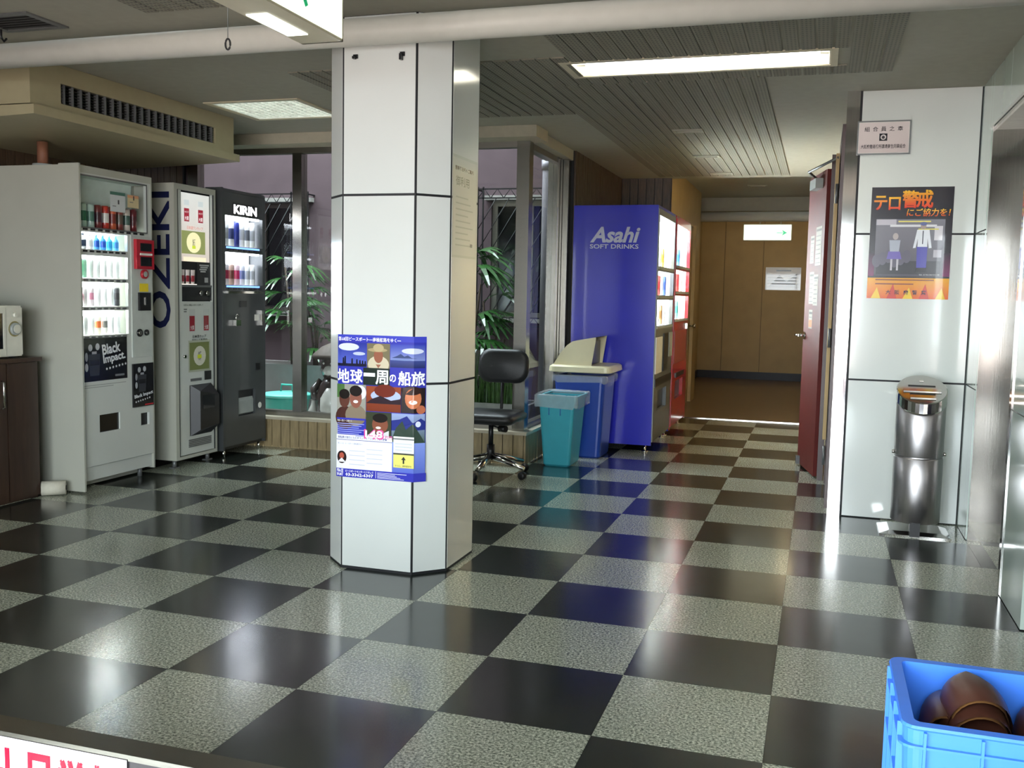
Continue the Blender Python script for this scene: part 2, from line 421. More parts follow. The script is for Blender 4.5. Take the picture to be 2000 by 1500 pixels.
# ------------------------------------------------------------------ ceiling
troffer = (-.70, 2.16, .54, 2.46); louvre = (-3.05, 2.68, -2.45, 3.24)
ce = struct('ceiling', plate('z', -4.3, -3.4, 1.6, 6.85, H, H + .14, [troffer, louvre, (-4.31, 4.07, -1.40, 6.86)]), CEIL, 'dull grey ceiling with inset strips of perforated board', 'ceiling', (0, 0, H))
struct('ceiling_corridor', boxes([(-2.5, 6.85, 2.40, 1.7, 12.6, 2.5)]), CEIL, 'darker ceiling over the far end of the corridor', 'ceiling', (0, 9, 2.4))
def strips(x0, x1, y0, y1, skip=()):
    n = max(1, round((x1 - x0) / .0705)); w = (x1 - x0) / n
    for k in range(n):
        a = x0 + k * w; segs = [(y0, y1)]
        for (hx0, hy0, hx1, hy1) in skip:
            if a + w > hx0 and a < hx1:
                segs = [s for (p, q) in segs for s in ((p, min(q, hy0)), (max(p, hy1), q)) if s[1] - s[0] > .02]
        for p, q in segs: ob('perforated_board', box(a + .006, p, H - .006, a + w - .006, q, H), PERF, ce)
strips(-2.14, -.95, 2.05, 3.45); strips(-.95, -.66, 2.05, 2.65); strips(-.66, .82, 1.25, 2.65, [(-.72, 2.14, .56, 2.48)])
strips(-.95, .22, 2.65, 6.65)
strips(-2.14, .82, -.6, .95)

def fixture(name, rc, depth, label, kind):
    x0, y0, x1, y1 = rc; t = root(name, ((x0 + x1) / 2, (y0 + y1) / 2, H), label, 'light')
    e = .004
    ob('housing', boxes([(x0 + e, y0 + e, H - .004, x0 + .018, y1 - e, H + depth), (x1 - .018, y0 + e, H - .004, x1 - e, y1 - e, H + depth), (x0 + e, y0 + e, H - .004, x1 - e, y0 + .018, H + depth),
                         (x0 + e, y1 - .018, H - .004, x1 - e, y1 - e, H + depth), (x0 + e, y0 + e, H + depth - .01, x1 - e, y1 - e, H + depth)]), WHITEC, t)
    ob('trim_frame', plate('z', x0 - .02, y0 - .02, x1 + .02, y1 + .02, H - .008, H - .001, [(x0 + .012, y0 + .012, x1 - .012, y1 - .012)]), IVORY, t)
    return t
lt = fixture('ceiling_light', troffer, .10, 'long recessed ceiling light with bare white tubes, right of the pillar', 'light')
for yy in (2.25, 2.37):
    bm = BM(); tube(bm, (troffer[0] + .06, yy, H + .055), (troffer[2] - .06, yy, H + .055), .016, n=12); ob('tube', bm, TUBE, lt)
    ob('tube_holder', box(troffer[0] + .02, yy - .02, H + .03, troffer[0] + .06, yy + .02, H + .077), WHITEC, lt)
    ob('tube_holder', box(troffer[2] - .06, yy - .02, H + .03, troffer[2] - .02, yy + .02, H + .077), WHITEC, lt)
ob('reflector', boxes([(troffer[0] + .02, troffer[1] + .02, H + .078, troffer[2] - .02, troffer[3] - .02, H + .088)]), WHITEC, lt)
l2 = fixture('louvre_light', louvre, .10, 'square ceiling light with sparkling louvre, near the window', 'light')
lvm = LOUV; nt = lvm.node_tree; vt = nt.nodes.new('ShaderNodeTexVoronoi'); vt.inputs['Scale'].default_value = 38; tc = nt.nodes.new('ShaderNodeTexCoord'); nt.links.new(tc.outputs['Object'], vt.inputs['Vector'])
mr = nt.nodes.new('ShaderNodeMapRange'); mr.inputs[1].default_value = .0; mr.inputs[2].default_value = .9; mr.inputs[3].default_value = 1.0; mr.inputs[4].default_value = .08; nt.links.new(vt.outputs['Distance'], mr.inputs[0]); nt.links.new(mr.outputs[0], nt.nodes['Principled BSDF'].inputs['Emission Strength'])
ob('diffuser', box(louvre[0] + .02, louvre[1] + .02, H + .022, louvre[2] - .02, louvre[3] - .02, H + .03), LOUV, l2)
bm = BM(); n = 12
for k in range(1, n):
    a = louvre[0] + .02 + (louvre[2] - louvre[0] - .04) * k / n; bx(bm, a - .0015, louvre[1] + .02, H + .001, a + .0015, louvre[3] - .02, H + .02)
    a = louvre[1] + .02 + (louvre[3] - louvre[1] - .04) * k / n; bx(bm, louvre[0] + .02, a - .0015, H + .001, louvre[2] - .02, a + .0015, H + .02)
lo = ob('louvre_grid', bm, WHITEC, l2)

bm = BM(); tube(bm, (-4.14, 1.115, 2.209), (1.28, 1.115, 2.209), .054, n=28, caps=True)
t = root('ceiling_pipe', (-1.4, 1.115, 2.205), 'thick white painted pipe running under the ceiling across the whole lobby', 'pipe')
ob('pipe_run', bm, mat('pipe_paint', (196, 196, 186), .5, var=.03) if 'pipe_paint' not in MATS else MATS['pipe_paint'], t)
VENTL = ['ceiling vent in the corridor, nearest of the row of three', 'ceiling vent in the corridor, middle of the row of three', 'ceiling vent in the corridor, last of the row of three']
def vent(x, y, z, label):
    t = root('ceiling_vent', (x, y, z), label, 'vent', 'small ceiling vents in the corridor')
    ob('vent_frame', plate('z', x - .10, y - .055, x + .10, y + .055, z - .014, z - .0062, [(x - .08, y - .035, x + .08, y + .035)]), CEIL, t)
    ob('vent_insert', box(x - .08, y - .035, z - .0095, x + .08, y + .035, z - .0065), GREYM, t)
    for k in (-1, 0, 1): ob('slat', box(x - .078, y + k * .02 - .003, z - .013, x + .078, y + k * .02 + .003, z - .0095), CEIL, t)
for i, (x, y) in enumerate(((-.36, 4.16), (-.37, 5.36), (-.36, 6.45))): vent(x, y, H, VENTL[i])
vent(-.17, 8.4, 2.406, 'ceiling vent on the dark ceiling just before the far beam')
# square opening in the ceiling top left with a hook
t = root('ceiling_hatch', (-2.78, .98, H), 'dark square grille in the ceiling at the upper left', 'vent')
ob('hatch_frame', plate('z', -2.95, .82, -2.62, 1.06, H - .008, H - .001, [(-2.92, .85, -2.65, 1.03)]), GREYM, t)
ob('hatch_grille', boxes([(-2.92, .85 + k * .03, H - .006, -2.65, .85 + k * .03 + .018, H - .002) for k in range(6)]), BLACKM, t)
bm = path_tube([(-1.905, .95, H - .012 * 0), (-1.905, .95, H - .04)], .002); bm.free()
t = root('ceiling_hook', (-2.93, 1.15, H), 'small black hook fixed to the ceiling above the white pipe', 'hook')
ob('hook_plate', box(-2.95, .99, H - .005, -2.92, 1.02, H), BLACK, t)
ob('hook_bend', path_tube([(-2.935, 1.005, H - .004), (-2.935, 1.005, H - .04), (-2.935, 1.02, H - .055), (-2.935, 1.035, H - .04)], .005), BLACK, t)
t = root('pull_cord', (-1.321, .3, H), 'thin hanging pull cord with a small dark ring beside the exit sign', 'cord')
ob('cord', path_tube([(-1.321, .3, H), (-1.321, .3, 1.985)], .0013, 6), GREYM, t)
pts = [(-1.321 + .009 * math.sin(a), .3, 1.968 + .017 * math.cos(a)) for a in [2 * PI * k / 14 for k in range(14)]]
bm = path_tube(pts + [pts[0]], .0032, 6); ob('ring', bm, BLACKM, t)
ob('ceiling_rose', box(-1.335, .286, H - .02, -1.307, .314, H, .004), WHITEC, t)

# exit signs
def exitsign(name, x0, x1, y0, y1, z0, z1, label, faceaxis):
    t = root(name, ((x0 + x1) / 2, (y0 + y1) / 2, z1), label, 'sign'); e = .008
    ob('case', boxes([(x0, y0, z0, x1, y1, z0 + e), (x0, y0, z1 - e, x1, y1, z1)] + ([(x0, y0, z0, x1, y0 + e, z1), (x0, y1 - e, z0, x1, y1, z1)] if faceaxis == 'x' else [(x0, y0, z0, x0 + e, y1, z1), (x1 - e, y0, z0, x1, y1, z1)])), IVORY, t)
    return t
GRN = (18, 170, 110); GRND = (10, 130, 88)
ex = exitsign('exit_sign', -1.15, -1.0, -.12, .475, 2.0, 2.215, 'lit green and white exit sign box hanging at the top, in front of the pillar', 'x')
ob('lit_face', boxes([(-1.004, -.112, 2.008, -.9995, .467, 2.207), (-1.1505, -.112, 2.008, -1.146, .467, 2.207)]), SIGNLIT, ex)
ob('downlight_window', box(-1.138, .12, 1.997, -1.066, .36, 2.001), emat('exit_downlight', (250, 255, 245), 1.0), ex)
p = Print((-.9992, -.112, 2.008), (0, 1, 0), (0, 0, 1))
p.P += Vector((0, -.07, .014)); p.ell(.36, .155, .016, .016, GRN).poly([(.345, .14), (.385, .145), (.39, .085), (.355, .08)], GRN).poly([(.36, .085), (.385, .09), (.425, .03), (.408, .02)], GRN)
p.poly([(.36, .085), (.38, .08), (.37, .05), (.33, .03), (.322, .045), (.352, .06)], GRN).poly([(.38, .14), (.42, .115), (.415, .104), (.378, .122)], GRN)
p.rect(.08, .02, .09, .18, GRN).rect(.09, .17, .2, .18, GRN).rect(.2, .02, .21, .18, GRN).text('非常口', .24, .015, .0, GRN) if False else None
p.build('pictogram', ex, printmat('exit_green_print', .16, .3))
p = Print((-.9992, -.112, 2.03), (0, 1, 0), (0, 0, 1)); p.poly([(.05, .095), (.10, .135), (.10, .105), (.2, .105), (.2, .085), (.10, .085), (.10, .055)], GRN).build('arrow', ex, bpy.data.materials['exit_green_print'])
for y in (0, .35): bm = BM(); tube(bm, (-1.075, y, 2.215), (-1.075, y, H), .007); ob('hanger', bm, IVORY, ex)
e2 = exitsign('exit_sign', -.39, .17, 9.555, 9.645, 1.880, 2.075, 'lit exit sign with a green arrow hanging far down the corridor', 'y')
ob('lit_face', boxes([(-.382, 9.551, 1.888, .162, 9.560, 2.067)]), SIGNLIT, e2)
p = Print((-.375, 9.5505, 1.888), (1, 0, 0), (0, 0, 1))
p.poly([(.43, .05), (.49, .085), (.43, .12), (.45, .085)], (60, 205, 140)).rect(.37, .078, .45, .092, (170, 240, 205))
p.build('arrow', e2, printmat('exit_arrow_print', .22, .3))
for x in (-.2, .04): bm = BM(); tube(bm, (x, 9.6, 2.075), (x, 9.6, 2.108), .008); ob('hanger', bm, IVORY, e2)

# ------------------------------------------------------------------ walls
def tiles_wall(w, axis, pos, thick, a0, a1, z0, z1, tw, m, jitter=.003):
    n = max(1, round((a1 - a0) / tw)); s = (a1 - a0) / n
    for k in range(n):
        p, q = a0 + k * s + .003, a0 + (k + 1) * s - .003; d = thick + random.uniform(0, jitter) * (1 if thick > 0 else -1)
        bm = box(p, pos, z0, q, pos + d, z1) if axis == 'x' else box(pos, p, z0, pos + d, q, z1)
        ob('tile', bm, m, w)
wl = struct('wall_left', box(-4.30, -3.4, 0, -4.165, 4.1, H + .14), SEAM, 'dark brown tiled wall behind the drinks machines', 'wall', (-4.2, 1, 0))
tiles_wall(wl, 'y', -4.165, .012, 1.2, 3.94, .0, H, .075, BROWNW)
# low wall under the window
lw = struct('wall_window', boxes([(-4.15, 3.945, -.02, -1.395, 4.08, .215), (-1.55, 4.08, -.02, -1.395, 4.95, .215)]), SEAM, 'low wall of upright tan tiles under the courtyard window', 'wall', (-2.8, 4, 0))
tiles_wall(lw, 'x', 3.945, -.012, -4.14, -1.39, .0, .213, .077, TANT)
tiles_wall(lw, 'y', -1.395, .012, 3.95, 4.94, .0, .213, .077, TANT)
struct('trim_2', boxes([(-4.15, 3.885, .215, -1.355, 4.06, .236), (-1.54, 4.06, .215, -1.355, 4.95, .236)]), SILL, 'pale stone sill on the low tiled wall', 'sill', (-2.8, 4, .22))
# window frames
w1 = struct('window_1', boxes([(-4.12, 3.97, .2365, -1.40, 4.03, .275), (-4.12, 3.97, 2.185, -1.40, 4.03, 2.225)]), AL, 'tall aluminium framed window onto the courtyard', 'window', (-2.8, 4, .236))
for a, b in ((-4.12, -4.03), (-3.215, -3.14)): ob('mullion', box(a, 3.955, .275, b, 4.04, 2.185), STEELV, w1)
ob('corner_post', box(-1.485, 3.955, .2365, -1.395, 4.045, 2.23), STEELV, w1)
for a, b in ((-4.03, -3.215), (-3.14, -1.485)): ob('pane', box(a, 3.996, .275, b, 4.002, 2.185), CLEAR, w1)
w2 = struct('window_2', boxes([(-1.47, 4.045, .2365, -1.41, 4.90, .275), (-1.47, 4.045, 2.185, -1.41, 4.90, 2.225)]), AL, 'side pane of the courtyard window beside the blue machine', 'window', (-1.44, 4.5, .236))
ob('pane', box(-1.443, 4.045, .275, -1.437, 4.74, 2.185), CLEAR, w2)
ob('mullion', box(-1.48, 4.74, .236, -1.405, 4.80, 2.225), STEELV, w2); ob('mullion', box(-1.475, 4.815, .236, -1.40, 4.86, 2.225), STEELV, w2)
ob('end_post', box(-1.47, 4.875, .236, -1.355, 4.95, 2.225), STEELV, w2)
struct('trim_3', box(-4.15, 3.78, 2.225, -1.30, 4.06, H, .012), mat('beam_paint', (176, 170, 150), .6), 'pale beam along the top of the courtyard window', 'beam', (-2.8, 3.9, 2.22))
struct('trim_4', box(-1.56, 4.06, 2.225, -1.34, 4.95, H), CEIL, 'grey beam over the side window', 'beam', (-1.45, 4.5, 2.22))
# brown wall behind the blue machine, cream corridor wall
wb = struct('wall_back', boxes([(-1.47, 4.955, -.1, -1.335, 6.80, H), (-1.47, 6.80, -.1, -.85, 6.95, H)]), SEAM, 'dark brown tiled wall behind the blue and red drinks machines', 'wall', (-1.45, 5.5, 0))
tiles_wall(wb, 'y', -1.335, .012, 4.96, 6.79, 0, H, .08, BROWNW); tiles_wall(wb, 'x', 6.80, -.012, -1.32, -.855, 0, H, .08, BROWNW)
wc = struct('wall_corridor', plate('x', 6.81, 0, 9.1, 2.4, -.97, -.845, [(7.95, 0, 8.75, 2.0)]), CREAM, 'cream wall along the left side of the corridor', 'wall', (-.9, 8, 0))
d2 = struct('door_2', box(-.93, 7.96, .005, -.88, 8.74, 1.99), CREAM, 'cream side door with a metal knob past the red machine', 'door', (-.9, 8.35, 0))
bm = BM(); tube(bm, (-.88, 8.62, .87), (-.83, 8.62, .87), .01); tube(bm, (-.83, 8.62, .87), (-.80, 8.62, .87), .026, .022, n=16); ob('door_knob', bm, CHROME, d2)
struct('wall_far_left', boxes([(-1.36, 9.1, 0, -1.21, 12.5, 2.4), (-1.36, 8.98, 0, -.97, 9.1, 2.4)]), CREAM, 'cream wall at the far left corner of the corridor', 'wall', (-1.3, 10, 0))
wf = struct('wall_far', box(-1.3, 12.35, 0, 1.7, 12.5, 2.4), mat('wall_shadow_gap', (120, 100, 70), .6), 'cream panelled wall closing the far end of the corridor', 'wall', (0, 12.4, 0))
for a, b in ((-1.21, -.86), (-.852, -.303), (-.295, .50), (.508, 1.1)): ob('panel', box(a, 12.335, .11, b, 12.35, 2.38), CREAM, wf)
struct('baseboard_far', boxes([(-1.21, 12.315, 0, 1.6, 12.335, .11), (-1.21, 9.12, 0, -1.19, 12.3, .11)]), NAVY, 'dark navy skirting along the far wall', 'skirting', (0, 12.3, 0))
bm = BM(); tube(bm, (-1.2, 9.6, 2.165), (1.6, 9.6, 2.165), .058, n=20); t = root('ceiling_beam_pipe', (.1, 9.6, 2.165), 'grey pipe crossing the far end of the corridor above the exit sign', 'pipe')
ob('pipe_run', bm, mat('pipe_paint', (196, 196, 186), .5, var=.03) if 'pipe_paint' not in MATS else MATS['pipe_paint'], t)
struct('trim_5', boxes([(-1.21, 9.66, 2.24, 1.6, 9.78, 2.40)]), CEIL, 'drop beam behind the far corridor pipe', 'beam', (0, 9.7, 2.3))
t = root('ceiling_light', (.1, 10.7, 2.40), 'added ceiling light hidden from view behind the far corridor beam', 'light')  # added lamp, unseen behind the beam, to brighten the far corridor
ob('housing', box(-.5, 10.62, 2.382, .7, 10.78, 2.399), WHITEC, t); bm = BM(); tube(bm, (-.46, 10.7, 2.367), (.66, 10.7, 2.367), .014, n=10); ob('tube', bm, emat('added_corridor_tube', (255, 236, 190), 9), t)
# right side: corridor wall
wr = struct('wall_right', plate('x', 3.28, 0, 12.5, 2.42, .66, .80, [(3.36, 0, 4.10, 2.06)]), CREAM, 'cream wall on the right side of the corridor', 'wall', (.7, 6, 0))
df = struct('door_frame', plate('x', 3.30, 0, 4.18, 2.16, .607, .82, [(3.37, 0, 4.09, 2.05)]), JAMB, 'dark brown frame of the open maroon door', 'door frame', (.7, 3.7, 0))
struct('wall_side_room', boxes([(1.25, 3.28, 0, 1.35, 4.3, 2.42), (.8, 4.3, 0, 1.35, 4.4, 2.42), (.66, 3.24, 0, 1.4, 3.30, 2.42)]), CREAM, 'cream inner wall seen through the open maroon door', 'wall', (1.1, 3.7, 0))
struct('floor_side_room', box(.8, 3.3, -.1, 1.3, 4.3, 0), BROWNF, 'brown floor behind the maroon door', 'floor', (1, 3.8, 0))
ob('door_stop', box(.586, 4.0, .30, .607, 4.18, 2.10), CREAM, df); ob('far_jamb', box(.563, 4.19, 0, .60, 4.235, 2.12), JAMB, df)
# maroon door leaf
hx, hy, fx_, fy_ = .558, 4.27, .445, 4.84
dx, dy = fx_ - hx, fy_ - hy; dl = math.hypot(dx, dy); ux, uy = dx / dl, dy / dl; nx, ny = -uy, ux   # n points to -x (corridor)
def on_leaf(s, d): return (hx + ux * s + nx * d, hy + uy * s + ny * d)
def leafbox(s0, s1, d0, d1, z0, z1, b=0): return prism([on_leaf(s0, d0), on_leaf(s1, d0), on_leaf(s1, d1), on_leaf(s0, d1)], z0, z1, b)
dr = struct('door_1', leafbox(0, dl, -.02, .02, .012, 2.04, .003), DOORR, 'maroon door standing open against the right wall of the corridor', 'door', (hx, hy, 0))
bm = BM(); c = on_leaf(dl - .07, .02); tip = on_leaf(dl - .07, .065)
tube(bm, (*on_leaf(dl - .07, .02), .935), (*tip, .935), .011, n=10)
tube(bm, (*tip, .935), (*on_leaf(dl + .04, .07), .935), .009, .008, n=10); ob('lever_handle', bm, CHROME, dr)
bm = BM(); tube(bm, (*on_leaf(dl - .07, .02), .935), (*on_leaf(dl - .07, .028), .935), .028, n=18); ob('handle_rose', bm, CHROME, dr)
bm = BM(); tube(bm, (*on_leaf(dl - .07, -.02), .935), (*on_leaf(dl - .07, -.06), .935), .011, n=10); tube(bm, (*on_leaf(dl - .07, -.06), .935), (*on_leaf(dl + .03, -.06), .935), .009, n=10); ob('lever_handle', bm, CHROME, dr)
for z in (.2, .95, 1.85):
    bm = BM(); tube(bm, (.598, 3.98, z - .06), (.598, 3.98, z + .06), .009, n=10); ob('hinge', bm, GREYM, df)
ob('closer_body', leafbox(.12, .32, .021, .07, 1.93, 1.995, .006), LGREY, dr)
ob('closer_arm', path_tube([(*on_leaf(.22, .045), 2.0), (*on_leaf(.10, .12), 2.03), (.60, 4.0, 2.075)], .009, 6), GREYM, dr)
ob('kick_stop', leafbox(dl - .10, dl - .06, .021, .045, .012, .07), GREYM, dr)
def leafprint(s, z, w, h):
    a = Vector((*on_leaf(s, .0212), z)); S = Vector((-ux, -uy, 0)); return Print(a, S, (0, 0, 1)), a
NB = [('white notice with small print on the maroon door, upper left of the cluster', .45, 1.44, .13, .19), ('notice in a clear sleeve on the maroon door, beside the upper white notice', .27, 1.42, .19, .26),
      ('white notice at middle height on the maroon door, near its free edge', .43, 1.16, .15, .22), ('plain white notice at middle height on the maroon door, toward hinges', .28, 1.15, .15, .21), ('small leaflet taped lowest on the maroon door', .40, .99, .13, .13)]
for lab, s, z, w, h in NB:
    p, a = leafprint(s, z, w, h); p.rect(0, 0, w, h, (156, 150, 138)).rect(.01, h - .03, w - .01, h - .015, (70, 65, 62))
    for k in range(int(h / .03) - 1): p.rect(.012, .015 + k * .03, w - .02 - .02 * (k % 2), .021 + k * .03, (96, 92, 88)); p.lay -= 1
    if 'leaflet' in lab: p.rect(.01, .01, w - .01, .06, (196, 120, 70))
    p.build('notice', None, PRINT, label=lab, cat='notice', group='notices on the maroon door')
p = Print((-.26, 12.334, 1.325), (1, 0, 0), (0, 0, 1)); p.rect(0, 0, .50, .33, (196, 190, 184)).rect(.15, .275, .36, .292, (60, 60, 60))
for k in range(5): p.rect(.03, .04 + k * .045, .47, .05 + k * .045, (176, 168, 160)); p.lay -= 1
p.poly([(.05, .05), (.2, .22), (.3, .12), (.45, .25), (.42, .05)], (168, 162, 156)).build('notice', None, PRINTG, label='wrinkled clear-sleeved notice on the far corridor wall', cat='notice')

# white panel wall with steel post, at y = 3.12
wp = struct('wall_panel', box(.69, 3.135, 0, 1.43, 3.24, H + .1), SEAM, 'white glossy panel wall behind the steel ashtray stand', 'wall', (1, 3.15, 0))
ob('joint', box(.688, 3.1225, 0, .70, 3.135, H), SEAM, wp)
for z0, z1 in ((.006, .755), (.765, 1.541), (1.551, H - .002)): ob('panel', box(.700, 3.12, z0, 1.279, 3.135, z1, .0015, 1), WHITEP, wp)
struct('trim_6', box(.622, 3.115, 0, .688, 3.30, H), STEEL, 'brushed steel corner post left of the white panel wall', 'post', (.65, 3.2, 0))
wq = struct('wall_lift', boxes([(1.30, 2.78, 0, 1.42, 3.12, H + .1), (1.30, 1.84, 2.03, 1.42, 2.78, H + .1), (1.30, 1.37, 0, 1.42, 1.84, H + .1)]), SEAM, 'pale green glossy panel wall around the lift opening', 'wall', (1.35, 2.5, 0))
for y0, y1 in ((2.857, 3.117), (2.783, 2.853)):
    for z0, z1 in ((.004, .757), (.763, 1.543), (1.549, H - .002)): ob('panel', box(XR, y0, z0, 1.30, y1, z1, .0015, 1), GREENP, wq)
for y0, y1 in ((2.31, 2.78), (1.80, 2.306)): ob('panel', box(XR, y0 + .001, 2.048, 1.30, y1 - .001, H - .002, .0015, 1), GREENP, wq)
for z0, z1 in ((.004, .762), (.768, 1.543), (1.549, H - .002)): ob('panel', box(XR, 1.372, z0, 1.30, 1.797, z1, .0015, 1), GREENP, wq)
struct('trim_7', boxes([(XR - .004, 1.80, 0, 1.43, 1.842, 2.045), (XR - .004, 1.842, 2.03, 1.44, 2.78, 2.046)]), STEEL, 'steel edge trim of the lift opening', 'trim', (1.35, 2, 0))
rv = struct('door_3', boxes([(1.288, 2.745, .0, 1.52, 2.7795, 2.03), (1.43, 1.80, .0, 1.52, 1.84, 2.03)]), STEEL, 'brushed steel lift door and reveal beside the ashtray stand', 'lift door', (1.4, 2.3, 0))
for y0, y1 in ((1.842, 2.29), (2.294, 2.743)): ob('door_panel', box(1.475, y0, .0, 1.50, y1, 2.03), STEEL, rv)
ob('soffit', box(1.30, 1.842, 2.018, 1.50, 2.745, 2.0299), WHITEC, rv)
struct('wall_entrance_side', box(1.45, -3.3, 0, 1.6, 1.37, H + .1), mat('side_granite', (110, 116, 110), .3), 'grey stone wall beside the entrance', 'wall', (1.5, -1, 0))
struct('wall_return', box(1.30, 1.355, 0, 1.45, 1.37, H), mat('side_granite_dark', (84, 90, 84), .3), 'grey end of the lift wall', 'wall', (1.4, 1.36, 0))
# entrance wall behind the camera with a wide glazed opening
we = struct('wall_entrance', plate('y', -4.3, 0, 1.6, H + .14, -3.4, -3.25, [(-2.4, 0, .95, 1.95)]), CEIL, 'entrance wall with a wide opening to the street', 'wall', (0, -3.3, 0))
for x in (-1.3, -.2): ob('door_post', box(x - .025, -3.34, 0, x + .025, -3.28, 1.95), STEEL, we)
struct('ground_street', box(-14, -20, -.12, 14, -3.4, -.02), PAVE, 'pale pavement outside the entrance', 'pavement', (0, -8, 0))

# ------------------------------------------------------------------ pillar
cx0, cx1, cy0, cy1, ch = -1.492, -.937, 1.205, 1.755, .113
def octo(o=0., z=None):
    a, b, c, d = cx0 - o, cx1 + o, cy0 - o, cy1 + o; k = ch + o * .586
    return [(a + k, c), (b - k, c), (b, c + k), (b, d - k), (b - k, d), (a + k, d), (a, d - k), (a, c + k)]
pl = struct('pillar', prism(octo(-.0011), 0, H), SEAM, 'white enamel clad pillar with chamfered corners and black joints', 'pillar', (-1.2145, 1.48, 0))
O, I = octo(0), octo(-.0044)
for i in range(8):
    a, b = Vector(O[i]), Vector(O[(i + 1) % 8]); p, q = Vector(I[i]), Vector(I[(i + 1) % 8]); d = (b - a).normalized() * .0058
    for z0, z1 in ((.012, .802), (.812, 1.576), (1.586, H - .002)):
        ob('panel', prism([a + d, b - d, q - d * .6, p + d * .6], z0, z1), WHITEP, pl)
for x in (-1.32, -1.112):
    t = root('wall_hook', (x, 1.2, 2.14), 'small black hook high on the pillar front, ' + ('left one' if x < -1.2 else 'right one'), 'hook', 'hooks on the pillar')
    ob('hook_plate', box(x - .010, 1.198, 2.130, x + .010, 1.2048, 2.146), BLACK, t); ob('hook_peg', box(x - .006, 1.180, 2.126 if x < -1.2 else 2.112, x + .004, 1.199, 2.136), BLACK, t)
# travel poster wrapped round the pillar: 0.42 x 0.594
PW, PH, PZ = .405, .605, .398
sA, sB = .020, .020 + (cx1 - cx0 - 2 * ch)
def wrap(x, y, d):
    k = math.sqrt(.5)
    if x < sA: bx0 = Vector((cx0 + ch, cy0)); v = bx0 + Vector((-.97, .243)) * (sA - x) + Vector((-.243, -.97)) * (d + .0012)
    elif x <= sB: v = Vector((cx0 + ch + (x - sA), cy0 - d - .0012))
    else: v = Vector((cx1 - ch, cy0)) + Vector((k, k)) * (x - sB) + Vector((k, -k)) * (d + .0012)
    return Vector((v.x, v.y, PZ + y - .03 * x / PW * 0))
p = Print((0, 0, 0), (1, 0, 0), (0, 0, 1), eps=.00008, fold=((sA, sB), wrap))
BL = (52, 56, 172); WH = (245, 246, 250)
def P_(x0, y0, x1, y1, c, c2=None): p.rect(x0 * PW, y0 * PH, x1 * PW, y1 * PH, c, c2)
def E_(cx, cy, rx, ry, c, **k): p.ell(cx * PW, cy * PH, rx * PW, ry * PH, c, **k)
def Q_(pts, c): p.poly([(a * PW, b * PH) for a, b in pts], c)
P_(0, 0, 1, 1, BL); P_(0, .96, 1, 1, (60, 68, 190))
p.text('第68回ピースボート―南極航路をゆく―', .01 * PW, .955 * PH, .03 * PH, WH, w=.71 * PW, bold=.02)
# sky with standing stone figures
P_(0, .78, .335, .945, (88, 104, 200), (40, 52, 150)); E_(.13, .915, .12, .026, (214, 220, 236)); E_(.25, .87, .07, .012, (190, 200, 232)); P_(0, .78, .335, .80, (24, 26, 60))
for k, (x, h) in enumerate(((.06, .05), (.08, .06), (.16, .045), (.215, .04), (.25, .035), (.28, .033), (.31, .03))): Q_([(x, .785), (x + .022, .785), (x + .018, .79 + h), (x + .004, .79 + h)], (18, 20, 40)); p.lay -= 1
# portrait with hat
P_(.34, .775, .60, .945, (120, 112, 84)); E_(.47, .80, .12, .06, (206, 196, 168)); E_(.47, .86, .052, .05, (150, 92, 70)); E_(.46, .90, .11, .014, (172, 156, 116)); E_(.47, .915, .06, .028, (186, 170, 130)); Q_([(.44, .80), (.50, .80), (.47, .775)], (150, 100, 80))
# sea and snowy ridge
P_(.605, .785, .985, .945, (150, 166, 214), (52, 66, 176)); P_(.605, .785, .985, .835, (36, 44, 96), (60, 74, 140)); E_(.85, .90, .12, .02, (206, 214, 236)); Q_([(.62, .85), (.68, .865), (.72, .88), (.76, .862), (.80, .872), (.84, .855), (.9, .85)], (60, 76, 120)); E_(.74, .84, .13, .006, (120, 140, 190))
# strip behind the title
P_(.30, .655, .60, .775, (26, 40, 34)); 
for k, (a, c) in enumerate(zip((.005, .155, .30, .445, .60, .70, .845), '地球一周の船旅')):
    if c == '一': p.rect(.305 * PW, .715 * PH, .435 * PW, .74 * PH, WH)
    elif c == 'の': p.text(c, a * PW, .685 * PH, .05 * PH, WH, w=.07 * PW, bold=.05)
    else: p.text(c, a * PW, .665 * PH, .095 * PH, WH, w=.135 * PW, bold=.045)
# two children
P_(0, .415, .335, .655, (150, 150, 140)); P_(0, .56, .09, .655, (74, 110, 60)); E_(.27, .60, .07, .05, (226, 226, 230)); E_(.10, .42, .12, .08, (70, 40, 34)); E_(.09, .55, .06, .06, (92, 54, 44)); E_(.09, .585, .06, .035, (24, 18, 16)); E_(.22, .44, .12, .075, (132, 118, 100)); E_(.22, .56, .07, .07, (140, 86, 72)); E_(.22, .61, .072, .038, (30, 22, 22)); E_(.22, .535, .028, .011, (236, 228, 224)); P_(0, .405, .335, .418, BL)
# red rock arch
P_(.34, .475, .73, .65, (120, 52, 30), (150, 70, 40)); E_(.56, .585, .17, .045, (176, 190, 226)); E_(.55, .62, .12, .045, (112, 40, 26)); Q_([(.40, .56), (.50, .585), (.62, .555), (.73, .57), (.73, .53), (.34, .53)], (46, 30, 40))
# smiling woman
P_(.735, .475, .985, .65, (34, 22, 24)); E_(.86, .575, .085, .07, (204, 120, 80)); E_(.86, .55, .04, .014, (244, 236, 232)); E_(.84, .63, .11, .03, (52, 30, 26)); E_(.94, .50, .05, .03, (186, 106, 76))
# boy
P_(.34, .30, .625, .47, (56, 62, 44)); E_(.50, .385, .09, .06, (134, 78, 58)); E_(.50, .43, .085, .032, (26, 20, 18)); E_(.48, .362, .03, .009, (230, 220, 214)); Q_([(.36, .31), (.50, .315), (.6, .345), (.6, .30), (.36, .30)], (214, 214, 220))
